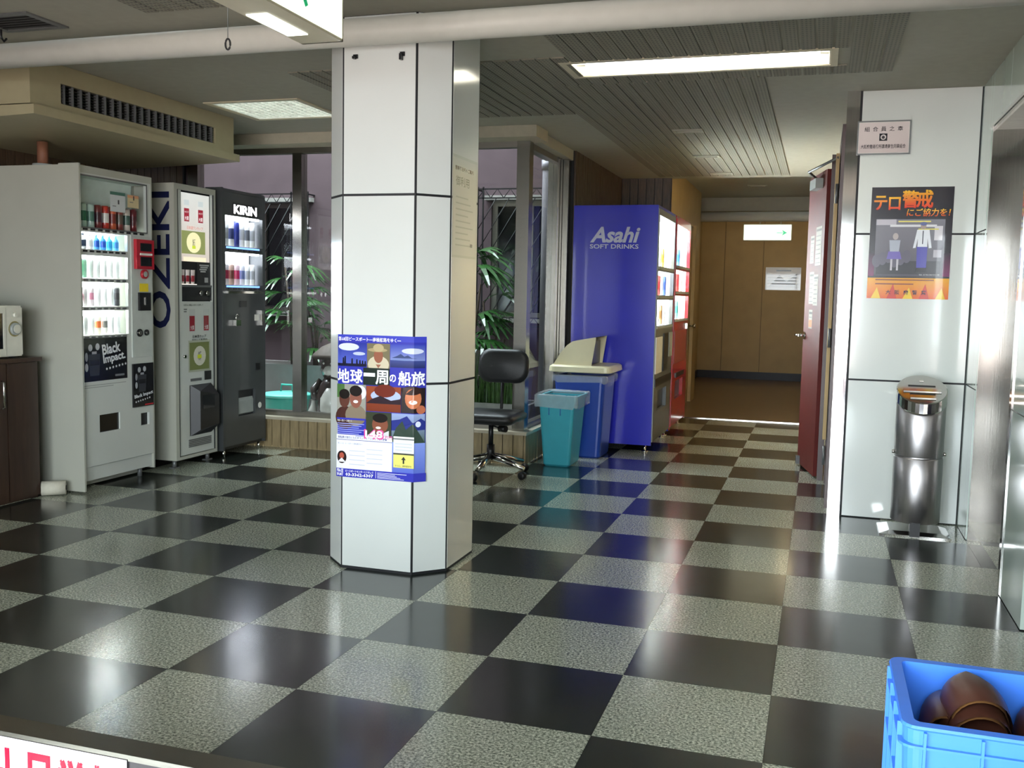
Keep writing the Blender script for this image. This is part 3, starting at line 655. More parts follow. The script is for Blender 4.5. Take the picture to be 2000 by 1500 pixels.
# mountain
P_(.63, .26, .985, .47, (70, 92, 66), (150, 166, 210)); Q_([(.63, .42), (.72, .43), (.80, .455), (.86, .41), (.94, .44), (.985, .42), (.985, .36), (.63, .35)], (40, 50, 130)); Q_([(.63, .28), (.68, .37), (.75, .42), (.79, .36), (.86, .40), (.95, .31), (.985, .27)], (54, 70, 60)); E_(.91, .40, .03, .02, (220, 226, 240))
# text blocks
for k in range(7): P_(.01, .375 - k * .014, .32 - .03 * (k % 3), .381 - k * .014, (150, 156, 224)); p.lay -= 1
p.text('地球一周ピースボート', .01 * PW, .39 * PH, .016 * PH, WH, w=.17 * PW)
P_(0, .06, .64, .30, (234, 236, 246)); P_(0, .262, .64, .266, (90, 90, 150))
p.text('乗船費が割引になるボランティアスタッフも大募集', .02 * PW, .272 * PH, .018 * PH, (44, 48, 120), w=.56 * PW, bold=.01)
p.text('詳しくは、ピースボート資料請求まで', .02 * PW, .232 * PH, .012 * PH, (90, 92, 140), w=.28 * PW)
for k in range(8): P_(.15 + .2 * (k % 2), .09 + .016 * k, .33 + .2 * (k % 2), .095 + .016 * k, (196, 198, 214)); p.lay -= 1
E_(.065, .14, .055, .045, (50, 30, 28)); E_(.065, .15, .025, .022, (176, 84, 66)); Q_([(.02, .105), (.11, .105), (.065, .135)], (220, 220, 226))
p.text('148', .325 * PW, .283 * PH, .062 * PH, (226, 90, 160), w=.215 * PW, bold=.10)
p.text('148', .334 * PW, .290 * PH, .05 * PH, WH, w=.196 * PW, bold=.02)
p.text('万円', .555 * PW, .285 * PH, .024 * PH, (214, 84, 150), w=.085 * PW, bold=.03)
P_(.64, .06, .99, .27, (92, 110, 200), (130, 150, 220))
P_(0, 0, 1, .06, (56, 58, 176)); p.text('PEACE', .012 * PW, .034 * PH, .022 * PH, WH, w=.07 * PW, bold=.03); p.text('BOAT', .012 * PW, .008 * PH, .022 * PH, WH, w=.07 * PW, bold=.03)
p.text('ピースボートセンターとうきょう', .11 * PW, .036 * PH, .016 * PH, WH, w=.32 * PW, bold=.02); p.text('03-3362-6307', .11 * PW, .008 * PH, .024 * PH, WH, w=.32 * PW, bold=.04)
P_(.455, .008, .459, .055, WH)
for k in range(5): P_(.475, .045 - k * .009, .475 + (.33, .20, .22, .26, .3)[k], .049 - k * .009, (210, 212, 240)); p.lay -= 1
p.build('travel_poster', None, PRINTG, org=(-1.2, 1.2, .4), label='blue round-the-world cruise poster with photos and white title, wrapped on the pillar', cat='poster')
# leaflet pocket taped over the poster
lp = Print((-1.152 + .052, cy0 - .0085, .455), (1, 0, 0), (0, 0, 1)); lp.P.x = cx0 + ch + .245
lp.rect(0, 0, .093, .105 * 1.25, (232, 236, 232)).rect(0, 0, .093, .055, (222, 216, 110)).rect(0, .055, .093, .062, (60, 60, 40)).rect(.0, .118, .093, .124, (110, 112, 112))
lp.rect(.043, .018, .050, .036, (30, 30, 20)).poly([(.036, .034), (.057, .034), (.0465, .048)], (30, 30, 20)).text('すぐに、資料請求を', .008, .004, .008, (70, 66, 30), w=.075)
for k in range(3): lp.rect(.008, .072 + k * .013, .085, .078 + k * .013, (200, 204, 206)); lp.lay -= 1
lp.build('leaflet_pocket', None, PRINT, label='small white and yellow leaflet pocket with an arrow over the poster corner', cat='leaflet')
# notice on the right side of the pillar
p = Print((cx1 + .0012, cy0 + ch + .004, 1.335), (0, 1, 0), (0, 0, 1)); w, h = .30, .425
p.rect(0, 0, w, h, (196, 202, 194)).rect(.008, .01, w - .01, h - .012, (206, 211, 203)).text('簡易宿泊所のご案内', .03, h - .062, .018, (78, 84, 76), w=.22, bold=.02).text('御利用', .04, h - .125, .04, (134, 140, 126), w=.16)
for k in range(9): p.rect(.04, .05 + k * .025, .25 - .03 * (k % 3), .056 + k * .025, (186, 191, 182)); p.lay -= 1
p.text('組合', .22, .05, .014, (90, 94, 86))
p.build('notice', None, PRINTG, label='long pale paper notice taped on the right side face of the pillar', cat='notice')
# plaque and police poster on the white panel wall
t = root('wall_plaque', (.81, 3.118, 1.96), 'white framed association plaque high on the white panel wall', 'plaque')
ob('plaque_board', box(.683, 3.108, 1.966, .943, 3.1195, 2.136, .002, 1), WHITEC, t); ob('plaque_border', plate('y', .680, 1.963, .946, 2.139, 3.105, 3.1198, [(.687, 1.970, .939, 2.132)]), GREYM, t)
p = Print((.683, 3.1075, 1.966), (1, 0, 0), (0, 0, 1))
p.rect(.006, .006, .254, .164, (200, 186, 184), (222, 210, 208)).rect(.108, .068, .148, .106, (40, 38, 44)).ell(.128, .087, .014, .014, (206, 196, 194)).ell(.128, .086, .008, .008, (70, 66, 70))
for k, c in enumerate('組合員之章'): p.text(c, .033 + k * .041, .118, .024, (64, 56, 60), w=.026, bold=.01, keep=True)
p.text('大阪府簡易宿所環境衛生同業組合', .018, .028, .022, (56, 50, 54), w=.222, bold=.015).build('plaque_print', t, PRINTG)
p = Print((.770, 3.1185, 1.203), (1, 0, 0), (0, 0, 1)); w, h = .405, .589
p.rect(0, 0, w, h, (30, 24, 34)).rect(.0, .12, w, .25, (120, 30, 90), (34, 26, 40)).rect(0, 0, w, .11, (226, 96, 24), (236, 170, 30)).rect(.03, .12, w - .035, .42, (70, 66, 78), (128, 126, 136))
for x0, y0, x1, y1, c in ((.03, .39, .13, .42, (190, 186, 196)), (.1, .38, .33, .392, (220, 220, 224)), (.14, .405, .3, .412, (230, 220, 120)), (.32, .31, .36, .385, (214, 210, 216)), (.32, .22, .36, .26, (180, 176, 186)), (.24, .365, .34, .371, (220, 210, 90)), (.04, .13, .36, .2, (44, 44, 52))): p.rect(x0, y0, x1, y1, c); p.lay -= .5
for k in range(6): p.ell(.04 + .03 * k, .20 + .012 * (k % 3), .022, .035, (96, 92, 108)); p.lay -= .6
p.lay = int(p.lay) + 2
p.ell(.13, .33, .014, .018, (180, 170, 168)).poly([(.10, .31), (.155, .31), (.15, .25), (.105, .25)], (170, 176, 190)).poly([(.098, .25), (.155, .25), (.165, .21), (.09, .21)], (110, 96, 176)).rect(.11, .15, .12, .21, (190, 186, 194)).rect(.14, .15, .15, .21, (190, 186, 194))
p.ell(.265, .385, .014, .018, (168, 150, 140)).ell(.265, .396, .017, .010, (96, 104, 150)).poly([(.235, .365), (.295, .365), (.31, .27), (.296, .268), (.288, .32), (.288, .275), (.24, .275), (.24, .32), (.232, .27), (.218, .268)], (226, 230, 238)).rect(.262, .29, .267, .36, (60, 60, 80))
p.poly([(.237, .275), (.29, .275), (.288, .165), (.24, .165)], (74, 70, 170)).poly([(.24, .165), (.288, .165), (.295, .14), (.235, .14)], (26, 24, 32))
for q in range(5): p.poly([(.02 + .08 * q, 0), (.07 + .08 * q, 0), (.05 + .08 * q, .06 + .02 * (q % 2))], ((240, 200, 50), (206, 60, 40))[q % 2]); p.lay -= 1
p.lay += 1
for k, (c, x, s) in enumerate((('テ', .015, .062), ('ロ', .088, .056), ('警', .155, .076), ('戒', .225, .078))): p.text(c, x, h - .118 + .01 * (k > 1), s * 1.15, (222, 60, 34), w=s, bold=.05, shear=.0, c2=(246, 190, 40))
p.text('にご協力を！', .178, h - .155, .042, (222, 74, 30), w=.215, bold=.035, shear=.15, c2=(250, 214, 60))
p.text('写真 : 地下街 駅構内警戒活動', .255, .125, .006, (230, 230, 230), w=.10)
for k in range(2): p.rect(.04, .075 + .022 * k, .33 - .1 * (1 - k), .081 + .022 * k, (130, 60, 40)); p.lay -= 1
for k, c in enumerate('大阪府警察'): p.text(c, .095 + k * .044, .022, .024, (70, 40, 60), w=.024, bold=.02, keep=True)
p.build('police_poster', None, PRINTG, label='orange and black police warning poster on the white panel wall', cat='poster')

# ------------------------------------------------------------------ cans and bottles
lcache = {}
def can_mesh(kind, cols):
    k = (kind, cols)
    if k in lcache: return lcache[k]
    if kind == 'can': prof = [(.017, 0, 0), (.022, .004, 0), (.022, .03, 0), (.022, .031, 1), (.022, .062, 1), (.022, .063, 0), (.022, .080, 0), (.018, .088, 2), (.0, .0865, 2)]
    elif kind == 'tallcan': prof = [(.019, 0, 0), (.0255, .005, 0), (.0255, .045, 0), (.0255, .046, 1), (.0255, .11, 1), (.0255, .111, 0), (.0255, .145, 0), (.020, .158, 2), (0, .156, 2)]
    elif kind == 'cup': prof = [(.020, 0, 0), (.023, .004, 0), (.024, .012, 0), (.0245, .013, 1), (.026, .05, 1), (.026, .051, 0), (.0275, .078, 0), (.0275, .084, 2), (0, .084, 2)]
    else: prof = [(.016, 0, 0), (.0215, .004, 0), (.0215, .016, 0), (.0215, .017, 1), (.0215, .052, 1), (.0215, .053, 0), (.018, .064, 0), (.0085, .074, 0), (.0085, .08, 2), (.0095, .081, 2), (.0095, .090, 2), (0, .090, 2)]
    n = 14; bm = BM(); cl = bm.loops.layers.float_color.new('Col'); rings = []
    for r, z, c in prof: rings.append([bm.verts.new((r * math.cos(2 * PI * i / n), r * math.sin(2 * PI * i / n), z)) for i in range(n)] if r > 0 else [bm.verts.new((0, 0, z))])
    for a, (A, B) in enumerate(zip(rings, rings[1:])):
        c = L3(cols[prof[a + 1][2] if prof[a][2] == prof[a + 1][2] else min(prof[a][2], prof[a + 1][2])]) + (1,)
        for i in range(n):
            f = bm.faces.new((A[i], A[(i + 1) % n], B[(i + 1) % n], B[i])) if len(B) > 1 else bm.faces.new((A[i], A[(i + 1) % n], B[0])); f.smooth = True
            for lp_ in f.loops: lp_[cl] = c
    f = bm.faces.new(rings[0][::-1])
    for lp_ in f.loops: lp_[cl] = L3(cols[0]) + (1,)
    bmesh.ops.recalc_face_normals(bm, faces=bm.faces)
    me = bpy.data.meshes.new('sample_' + kind); bm.to_mesh(me); bm.free(); me.materials.append(PRINTCAN); lcache[k] = me; return me
SIL = (196, 198, 200)
def samples(kind, x, ys, z, cols, word, where, group, s=1.):
    n = len(ys)
    for i, y in enumerate(ys):
        c, cw = cols[i]
        o = bpy.data.objects.new('sample_bottle' if kind == 'bottle' else ('sample_cup' if kind == 'cup' else 'sample_can'), can_mesh(kind, c)); COL.objects.link(o); o.location = (x, y, z); o.scale = (s, s, s) if not isinstance(s, tuple) else s
        tag(o, f'{cw} {word}, {ordn(i, n)} {where}', 'bottle' if kind == 'bottle' else ('cup' if kind == 'cup' else 'can'), group)

# ------------------------------------------------------------------ machine 1 (white, left)
X1 = -3.43
def ux_(n, y0, y1): return [y0 + (y1 - y0) * (k + .5) / n for k in range(n)]
v = root('vending_machine', (-3.78, 2.32, 0), 'tall white drinks machine with lit rows and black coffee adverts, leftmost', 'vending machine', 'drinks machines along the left wall')
ob('cabinet', boxes([(-4.12, 2.0, .012, -3.55, 2.64, 1.855), (-3.55, 2.0, .012, -3.412, 2.012, 1.862), (-3.55, 2.628, .05, -3.43, 2.64, 1.855), (-3.55, 2.012, 1.815, -3.43, 2.628, 1.855)], 0), VMWS, v)
rows = [(1.392, 1.488), (1.228, 1.357), (1.066, 1.206), (.902, 1.044)]
holes = [(2.012, 1.512, 2.588, 1.80)] + [(2.016, a, 2.412, b) for a, b in rows] + [(2.150, .335, 2.323, .437), (2.512, .332, 2.590, .408)]
dv = ob('door', plate('x', 2.012, .145, 2.628, 1.815, -3.45, X1, holes), VMW, v)
ob('kick_panel', box(-3.50, 2.012, .062, -3.445, 2.628, .140), VMW, v)
ob('top_window_lining', boxes([(-3.549, 2.012, 1.50, -3.54, 2.59, 1.80), (-3.54, 2.012, 1.80, -3.45, 2.59, 1.806), (-3.54, 2.012, 1.506, -3.45, 2.59, 1.512)]), mat('lining_white', (214, 226, 218), .5), v)
ob('window_frame', plate('x', 2.006, 1.508, 2.594, 1.806, X1, X1 + .003, [(2.014, 1.516, 2.586, 1.798)]), GREYM, v)
ob('top_window_pane', box(-3.436, 2.012, 1.512, -3.432, 2.588, 1.80), DISP, v)
for k, (a, b) in enumerate(rows):
    r = ob('display_row', boxes([(-3.545, 2.014, a - .003, -3.535, 2.414, b + .003)]), ROWLIT, v)
    ob('row_lining', boxes([(-3.535, 2.016, a - .004, -3.45, 2.412, a - .0005), (-3.535, 2.016, b + .0005, -3.45, 2.412, b + .004)]), WHITEC, v)
    ob('row_pane', box(-3.436, 2.016, a, -3.432, 2.412, b), DISP, v)
    for y in ux_(7, 2.03, 2.40): ob('select_button', box(X1, y - .015, a - .017, X1 + .006, y + .015, a - .006, .002, 1), BLACK if k == 0 else GREYM, v)
for y in ux_(9, 2.03, 2.57): ob('select_button', box(X1, y - .016, 1.497, X1 + .006, y + .016, 1.508, .002, 1), BLACK, v)
SH = [((184, 206, 190), 'green-white', (60, 120, 84)), ((178, 204, 184), 'green', (40, 110, 70)), ((186, 206, 196), 'pale green', (88, 130, 110)), ((120, 50, 44), 'brown-red', (70, 34, 34)), ((196, 60, 44), 'red-white', (220, 214, 206)), ((200, 90, 50), 'orange-red', (120, 40, 34)), ((130, 56, 50), 'dark red', (90, 74, 60)), ((210, 196, 184), 'white', (64, 92, 80)), ((112, 26, 34), 'maroon', (86, 22, 30))]
samples('tallcan', -3.49, ux_(9, 2.02, 2.57), 1.513, [((a, c, SIL), w) for a, w, c in SH], 'sample can', 'in the unlit top row of the leftmost machine', 'sample cans in the unlit top row', (.9, .9, .88))
samples('bottle', -3.49, ux_(7, 2.025, 2.405), 1.3925, [(((236, 240, 244), (40, 62, 90), (70, 80, 90)), 'clear and navy'), (((236, 240, 244), (50, 70, 96), (60, 70, 90)), 'clear and dark blue'), (((240, 240, 240), (220, 220, 220), (230, 230, 230)), 'white')] + [(((70, 150, 220), (30, 88, 190), (120, 190, 230)), w) for w in ('royal blue', 'deep blue')] + [(((90, 200, 240), (40, 170, 226), (150, 220, 240)), 'sky blue'), (((110, 190, 236), (60, 140, 214), (150, 200, 240)), 'mid blue')], 'sample bottle', 'in the leftmost machine top lit row', 'sample bottles in the top lit row', 1.0)
WHT = ((246, 248, 248), (240, 244, 244), (240, 240, 240))
R2 = [(((120, 224, 176), (90, 214, 160), (240, 244, 244)), 'green'), (((196, 240, 220), (180, 236, 214), (240, 244, 244)), 'pale green')] + [(WHT, 'white')] * 5
R3 = [(((246, 220, 232), (214, 40, 120), (240, 200, 220)), 'pink')] + [(WHT, 'white')] + [(((246, 236, 240), (226, 150, 176), (240, 240, 240)), 'pink-banded')] + [(WHT, 'white')] * 3 + [(((70, 72, 76), (40, 40, 44), (120, 60, 60)), 'black')]
R4 = [(WHT, 'white')] * 3 + [(((246, 240, 220), (240, 120, 50), (240, 240, 240)), 'orange-banded'), (((240, 240, 238), (140, 146, 140), (240, 240, 240)), 'grey-banded')] + [(WHT, 'white')] * 2
for (a, b), R, nm in zip(rows[1:], (R2, R3, R4), ('second', 'third', 'fourth')):
    samples('can', -3.49, ux_(7, 2.025, 2.405), a + .001, R, 'sample can', f'in the {nm} lit row of the leftmost machine', f'sample cans in the {nm} lit row', (1, 1, 1.25))
for k, (y, z, w, h, c) in enumerate(((2.27, 1.62, .13, .115, (196, 200, 200)), (2.42, 1.655, .10, .075, (196, 180, 140)))):
    p = Print((-3.431, y, z), (0, 1, 0), (0, 0, 1)); p.rect(0, 0, w, h, c).rect(0, h - .018, w, h, (70, 110, 96) if k == 0 else (206, 150, 110)).rect(.02, .03, .05, .035, (120, 120, 120)).rect(w * .5, .045, w * .6, .07, (60, 60, 64)).build('price_card', v, PRINT)
cp = ob('control_panel', box(X1, 2.436, .757, X1 + .008, 2.624, 1.49, .003, 1), mat('panel_grey_white', (184, 190, 184), .35), v)
rd = ob('card_reader', box(X1 + .006, 2.458, 1.292, X1 + .03, 2.618, 1.470, .008), RED, v)
ob('reader_screen', boxes([(X1 + .030, 2.490, 1.40, X1 + .034, 2.590, 1.448), (X1 + .030, 2.490, 1.31, X1 + .034, 2.590, 1.366)]), DARKG, rd)
ob('reader_strip', box(X1 + .030, 2.486, 1.375, X1 + .034, 2.596, 1.388), WHITEC, rd)
bm = BM(); tube(bm, (X1 + .006, 2.542, 1.262), (X1 + .024, 2.542, 1.262), .028, n=20); ob('return_button', bm, RED, v)
bm = BM(); tube(bm, (X1 + .024, 2.542, 1.262), (X1 + .027, 2.542, 1.262), .017, n=16); ob('button_face', bm, LGREY, v)
ob('yellow_sticker', box(X1 + .008, 2.505, 1.155, X1 + .0095, 2.585, 1.205), YEL, v)
ob('coin_slot_plate', box(X1 + .006, 2.490, 1.040, X1 + .022, 2.592, 1.150, .004), BLACK, v)
ob('coin_slot', box(X1 + .022, 2.535, 1.075, X1 + .026, 2.545, 1.12), CHROME, v)
for y, rr in ((2.497, .024), (2.560, .019)):
    bm = BM(); tube(bm, (X1 + .006, y, .905), (X1 + .016, y, .905), rr, n=18); ob('lock', bm, BLACK, v); bm = BM(); tube(bm, (X1 + .016, y, .905), (X1 + .02, y, .905), rr * .6, n=16); ob('lock_core', bm, CHROME, v)
ob('outlet_flap', box(-3.452, 2.150, .335, -3.440, 2.323, .437), DARKG, v); ob('outlet_box', box(-3.53, 2.14, .325, -3.452, 2.333, .447), BLACK, v)
ob('change_tray', box(-3.50, 2.508, .328, -3.446, 2.594, .412), BLACK, v)
def coffee(p, w, h, big):
    p.rect(0, 0, w, h, (18, 18, 22)); cx = w * (.26 if big else .42); cy = h * (.45 if big else .6); k = h * (.4 if big else .32)
    p.poly([(cx - .35 * k, cy - .8 * k), (cx + .4 * k, cy - .8 * k), (cx + .5 * k, cy + .45 * k), (cx - .45 * k, cy + .45 * k)], (54, 56, 62)).rect(cx - .35 * k, cy - .2 * k, cx + .4 * k, cy + .12 * k, (34, 34, 40))
    p.ell(cx - .62 * k, cy - .3 * k, .13 * k, .24 * k, (170, 172, 176)).ell(cx - .62 * k, cy + .3 * k, .12 * k, .26 * k, (140, 142, 148)).ell(cx - .3 * k, cy + .82 * k, .17 * k, .2 * k, (176, 178, 182)).ell(cx + .28 * k, cy + .86 * k, .17 * k, .2 * k, (190, 192, 196)).rect(cx - .18 * k, cy + .45 * k, cx + .2 * k, cy + .6 * k, (160, 160, 166))
    return p
def star(p, x, y, r): p.poly([(x + (r if i % 2 == 0 else r * .42) * math.cos(PI / 2 + i * PI / 5), y + (r if i % 2 == 0 else r * .42) * math.sin(PI / 2 + i * PI / 5)) for i in range(10)], (226, 228, 230)); p.lay -= 1
p = coffee(Print((X1 + .0012, 2.014, .637), (0, 1, 0), (0, 0, 1)), .378, .25, True)
p.text('Black', .168, .146, .062, (226, 228, 230), w=.155, bold=.03, rot=.12).text('Impact.', .176, .084, .062, (226, 228, 230), w=.19, bold=.03, rot=.12)
for k in range(7): star(p, .20 + k * .027, .066 + k * .0036, .010)
p.lay += 1; p.rect(.27, .018, .35, .03, (120, 122, 126)).build('coffee_advert', v, PRINTG)
p = coffee(Print((X1 + .0092, 2.436, .453), (0, 1, 0), (0, 0, 1)), .186, .262, False); p.text('Black Impact', .008, .045, .028, (226, 228, 230), w=.172, bold=.03, rot=.12)
for k in range(7): star(p, .02 + k * .021, .030 + k * .003, .008)
p.lay += 1; p.rect(.10, .004, .18, .012, (180, 30, 40)).build('coffee_advert', v, PRINTG)
ob('advert_backing', box(X1, 2.434, .451, X1 + .009, 2.624, .717), BLACK, v)
p = Print((X1 + .0012, 2.02, .60), (0, 1, 0), (0, 0, 1)); p.rect(0, .012, .36, .017, (150, 154, 150)).rect(0, 0, .25, .005, (150, 154, 150)).build('small_print', v)
for y in (2.06, 2.58): bm = BM(); tube(bm, (-3.50, y, 0), (-3.50, y, .062), .014); ob('foot', bm, GREYM, v)
t = root('rolled_paper', (-3.52, 1.90, 0), 'small crumpled white roll on the floor between cabinet and leftmost machine', 'paper roll')
bm = BM(); tube(bm, (-3.60, 1.875, .042), (-3.50, 1.95, .042), .040, n=18); ob('paper_roll', bm, mat('tissue', (196, 192, 176), .8, bump=.8, scale=40), t)
bm = BM(); tube(bm, (-3.501, 1.949, .042), (-3.497, 1.952, .042), .014, n=12); ob('roll_core', bm, BLACK, t)

# ------------------------------------------------------------------ machine 2 (sake, narrow white)
X2 = -3.43
v = root('vending_machine', (-3.78, 3.08, 0), 'narrow white sake machine with dark letters on its side, second along left wall', 'vending machine', 'drinks machines along the left wall')
ob('cabinet', boxes([(-4.10, 2.85, .055, -3.54, 3.30, 1.850), (-3.54, 2.85, .055, -3.425, 2.885, 1.85), (-3.54, 3.275, .055, -3.425, 3.30, 1.85), (-3.54, 2.885, 1.815, -3.425, 3.275, 1.85), (-3.54, 2.885, .055, -3.425, 3.275, .075)], 0), VMWS, v)
holes = [(2.930, 1.095, 3.268, 1.812), (3.0, .20, 3.24, .54)]
ob('door', plate('x', 2.890, .080, 3.27, 1.812, -3.45, X2, holes), VMW, v)
ob('door_seal', boxes([(-3.46, 2.885, .075, -3.452, 3.275, 1.815), (-3.45, 2.8845, .078, -3.4235, 2.8895, 1.812), (-3.45, 3.2705, .078, -3.4235, 3.2745, 1.812)]), SEAM, v)
p = Print((-3.4505, 2.937, 1.358), (0, 1, 0), (0, 0, 1)); w, h = .325, .445
p.rect(0, 0, w, h, (204, 190, 180), (208, 208, 204)).rect(w * .12, 0, w * .88, .03, (240, 226, 196))
for x in (.045, .195): p.rect(x, h - .19, x + .065, h - .09, (206, 202, 200)).rect(x + .006, h - .185, x + .060, h - .10, (146, 34, 50)).text('ONE CUP', x + .01, h - .13, .012, (230, 220, 220), w=.045).rect(x + .005, h - .08, x + .06, h - .045, (190, 196, 196)).text('大関', x + .012, h - .178, .028, (226, 216, 216), w=.04, bold=.03)
p.text('日本酒ワンカップ', .08, h - .235, .022, (196, 92, 76), w=.17).rect(.02, .05, .275, .20, (132, 138, 84)).ell(.15, .125, .078, .068, (236, 226, 178)).text('純米酒', .135, .10, .05, (70, 76, 60), w=.03, bold=.03).rect(.132, .085, .168, .105, (196, 210, 50))
p.build('lit_poster', v, PRINTL)
ob('lightbox', box(-3.54, 2.93, 1.355, -3.452, 3.268, 1.812), GREYM, v); ob('poster_pane', box(-3.438, 2.93, 1.36, -3.434, 3.268, 1.812), DISP, v)
ob('sample_box', boxes([(-3.498, 2.93, 1.205, -3.490, 3.112, 1.355), (-3.490, 2.93, 1.205, -3.445, 3.112, 1.21)]), emat('sample_box_light', (255, 236, 220), .3), v)
samples('cup', -3.462, [2.965, 3.02, 3.075], 1.2105, [(((216, 204, 200), (150, 40, 52), (200, 200, 204)), 'red-labelled')] * 3, 'sake cup', 'in the small window of the narrow white machine', 'sake cups in the small window', (.85, .85, 1.1))
ob('info_plate', box(-3.50, 3.120, 1.205, -3.448, 3.268, 1.355), BLACK, v)
p = Print((-3.4475, 3.125, 1.21), (0, 1, 0), (0, 0, 1))
for k in range(4): p.rect(.02 + .01 * (k % 2), .122 - k * .014, .125 - .012 * k, .131 - k * .014, (190, 192, 190)); p.lay -= 1
p.lay += 1; p.rect(.075, .012, .115, .045, (170, 170, 170)).build('info_print', v)
ob('coin_bar', box(-3.50, 2.93, 1.100, -3.440, 3.268, 1.190), BLACK, v); ob('bar_divider', box(-3.50, 2.93, 1.190, -3.436, 3.268, 1.204), GREYM, v)
for y in (3.14, 3.21): bm = BM(); tube(bm, (-3.44, y, 1.15), (-3.425, y, 1.15), .016, n=14); ob('coin_button', bm, CHROME, v)
p = Print((X2 + .0012, 2.945, .615), (0, 1, 0), (0, 0, 1)); w, h = .315, .47
p.text('お好みの商品のボタンを押して', .0, h - .02, .013, (70, 74, 70), w=.21, bold=.01).rect(0, h - .045, .035, h - .038, (110, 110, 110)).rect(0, h - .06, .03, h - .053, (110, 110, 110))
for x in (.055, .21): p.rect(x, h - .19, x + .065, h - .04, (196, 200, 196)).rect(x + .004, h - .185, x + .06, h - .085, (146, 34, 50)).text('大関', x + .012, h - .178, .03, (226, 216, 216), w=.04, bold=.03)
p.text('日本酒カップ', .09, h - .232, .02, (60, 60, 60), w=.15, bold=.03).text('冷やして販売中', .08, h - .252, .014, (60, 60, 60), w=.17, bold=.03)
p.rect(.043, .012, .283, .222, (176, 180, 160)).rect(.055, .025, .270, .208, (124, 132, 82)).ell(.165, .117, .068, .066, (216, 214, 196)).text('純米酒', .150, .085, .064, (60, 64, 56), w=.03, bold=.03).rect(.14, .10, .185, .125, (206, 218, 60))
p.build('lower_poster', v, PRINTG)
ob('delivery_flap', loft([[(X2 + .002, 3.005, .20), (X2 + .002, 3.235, .20), (X2 + .002, 3.235, .54), (X2 + .002, 3.005, .54)], [(X2 + .055, 3.04, .24), (X2 + .05, 3.262, .26), (X2 + .05, 3.262, .46), (X2 + .055, 3.04, .50)]]), BLACK, v)
ob('flap_window', box(X2 + .045, 3.07, .38, X2 + .057, 3.20, .47), DARKG, v)
ob('outlet_box', box(-3.53, 2.99, .19, -3.452, 3.25, .55), BLACK, v)
ob('coin_return', box(X2, 3.165, .565, X2 + .006, 3.235, .625), BLACK, v); ob('label_strip', box(X2, 3.01, .565, X2 + .003, 3.13, .583), GREYM, v)
for k in range(5): ob('vent_slot', box(X2 + .0, 2.985, .125 + k * .011, X2 + .004, 3.235, .132 + k * .011), GREYM, v)
bm = BM(); tube(bm, (X2, 2.945, .735), (X2 + .012, 2.945, .735), .012, n=14); ob('lock', bm, CHROME, v)
p = Print((-3.462, 2.8488, .925), (0, 0, 1), (-1, 0, 0)); p.text('OZEKI', 0, 0, .155, (30, 34, 70), w=.865, bold=.055); p.build('brand_lettering', v, PRINTG)
for y in (2.90, 3.26): bm = BM(); tube(bm, (-3.48, y, 0), (-3.48, y, .055), .014); bx(bm, -3.50, y - .03, 0, -3.46, y + .03, .006); ob('foot', bm, GREYM, v)

# ------------------------------------------------------------------ machine 3 (charcoal)
X3 = -3.40
v = root('vending_machine', (-3.75, 3.62, 0), 'charcoal grey drinks machine with two lit rows, beside the courtyard window', 'vending machine', 'drinks machines along the left wall')
ob('cabinet', boxes([(-4.02, 3.335, .05, -3.53, 3.88, 1.865), (-3.53, 3.335, .05, X3, 3.352, 1.875), (-3.53, 3.866, .05, X3, 3.88, 1.865), (-3.53, 3.352, 1.85, X3, 3.866, 1.87)]), VMG, v)
DY0, DY1 = 3.372, 3.862
holes = [(3.375, 1.480, 3.845, 1.690), (3.375, 1.210, 3.845, 1.438), (3.525, .275, 3.74, .46)]
ob('door', plate('x', 3.354, .075, 3.864, 1.848, -3.42, X3, holes), VMG, v)
ob('kick_panel', box(-3.45, 3.354, .05, -3.425, 3.864, .072), BLACK, v)
for a, b in ((1.480, 1.690), (1.210, 1.438)):
    ob('display_row', box(-3.528, 3.372, a - .002, -3.52, 3.848, b + .002), ROWDIM, v)
    ob('row_lining', boxes([(-3.52, 3.372, a - .006, -3.42, 3.848, a - .001), (-3.52, 3.372, b + .001, -3.42, 3.848, b + .006)]), WHITEC, v)
    ob('light_strip', box(-3.445, 3.38, b - .012, -3.425, 3.84, b), emat('strip_light', (240, 246, 255), 5), v)
    ob('row_pane', box(-3.406, 3.375, a, -3.403, 3.845, b), DISP, v)
    ob('blue_strip', box(X3, 3.385, a - .016, X3 + .003, 3.80, a - .004), emat('blue_price_strip', (60, 120, 230), .8), v)
    for y in ux_(7, 3.39, 3.84): ob('select_button', box(X3, y - .018, a - .032, X3 + .006, y + .018, a - .019, .002, 1), BLACK, v)
ob('chrome_ledge', box(X3, 3.38, 1.152, X3 + .02, 3.84, 1.168, .004), CHROME, v)
GB = ((226, 230, 232), (170, 174, 180), SIL)
samples('tallcan', -3.47, ux_(7, 3.375, 3.84), 1.4805, [(((90, 92, 96), (60, 60, 66), SIL), 'dark grey'), (GB, 'silver'), (((220, 222, 226), (50, 60, 110), SIL), 'silver and navy'), (((40, 52, 130), (34, 50, 140), (200, 210, 60)), 'navy'), (GB, 'pale silver'), (((226, 228, 230), (90, 96, 110), SIL), 'white and grey'), (GB, 'grey')], 'sample can', 'in the upper row of the charcoal machine', 'tall sample cans in the charcoal machine', (1.0, 1.0, 1.16))
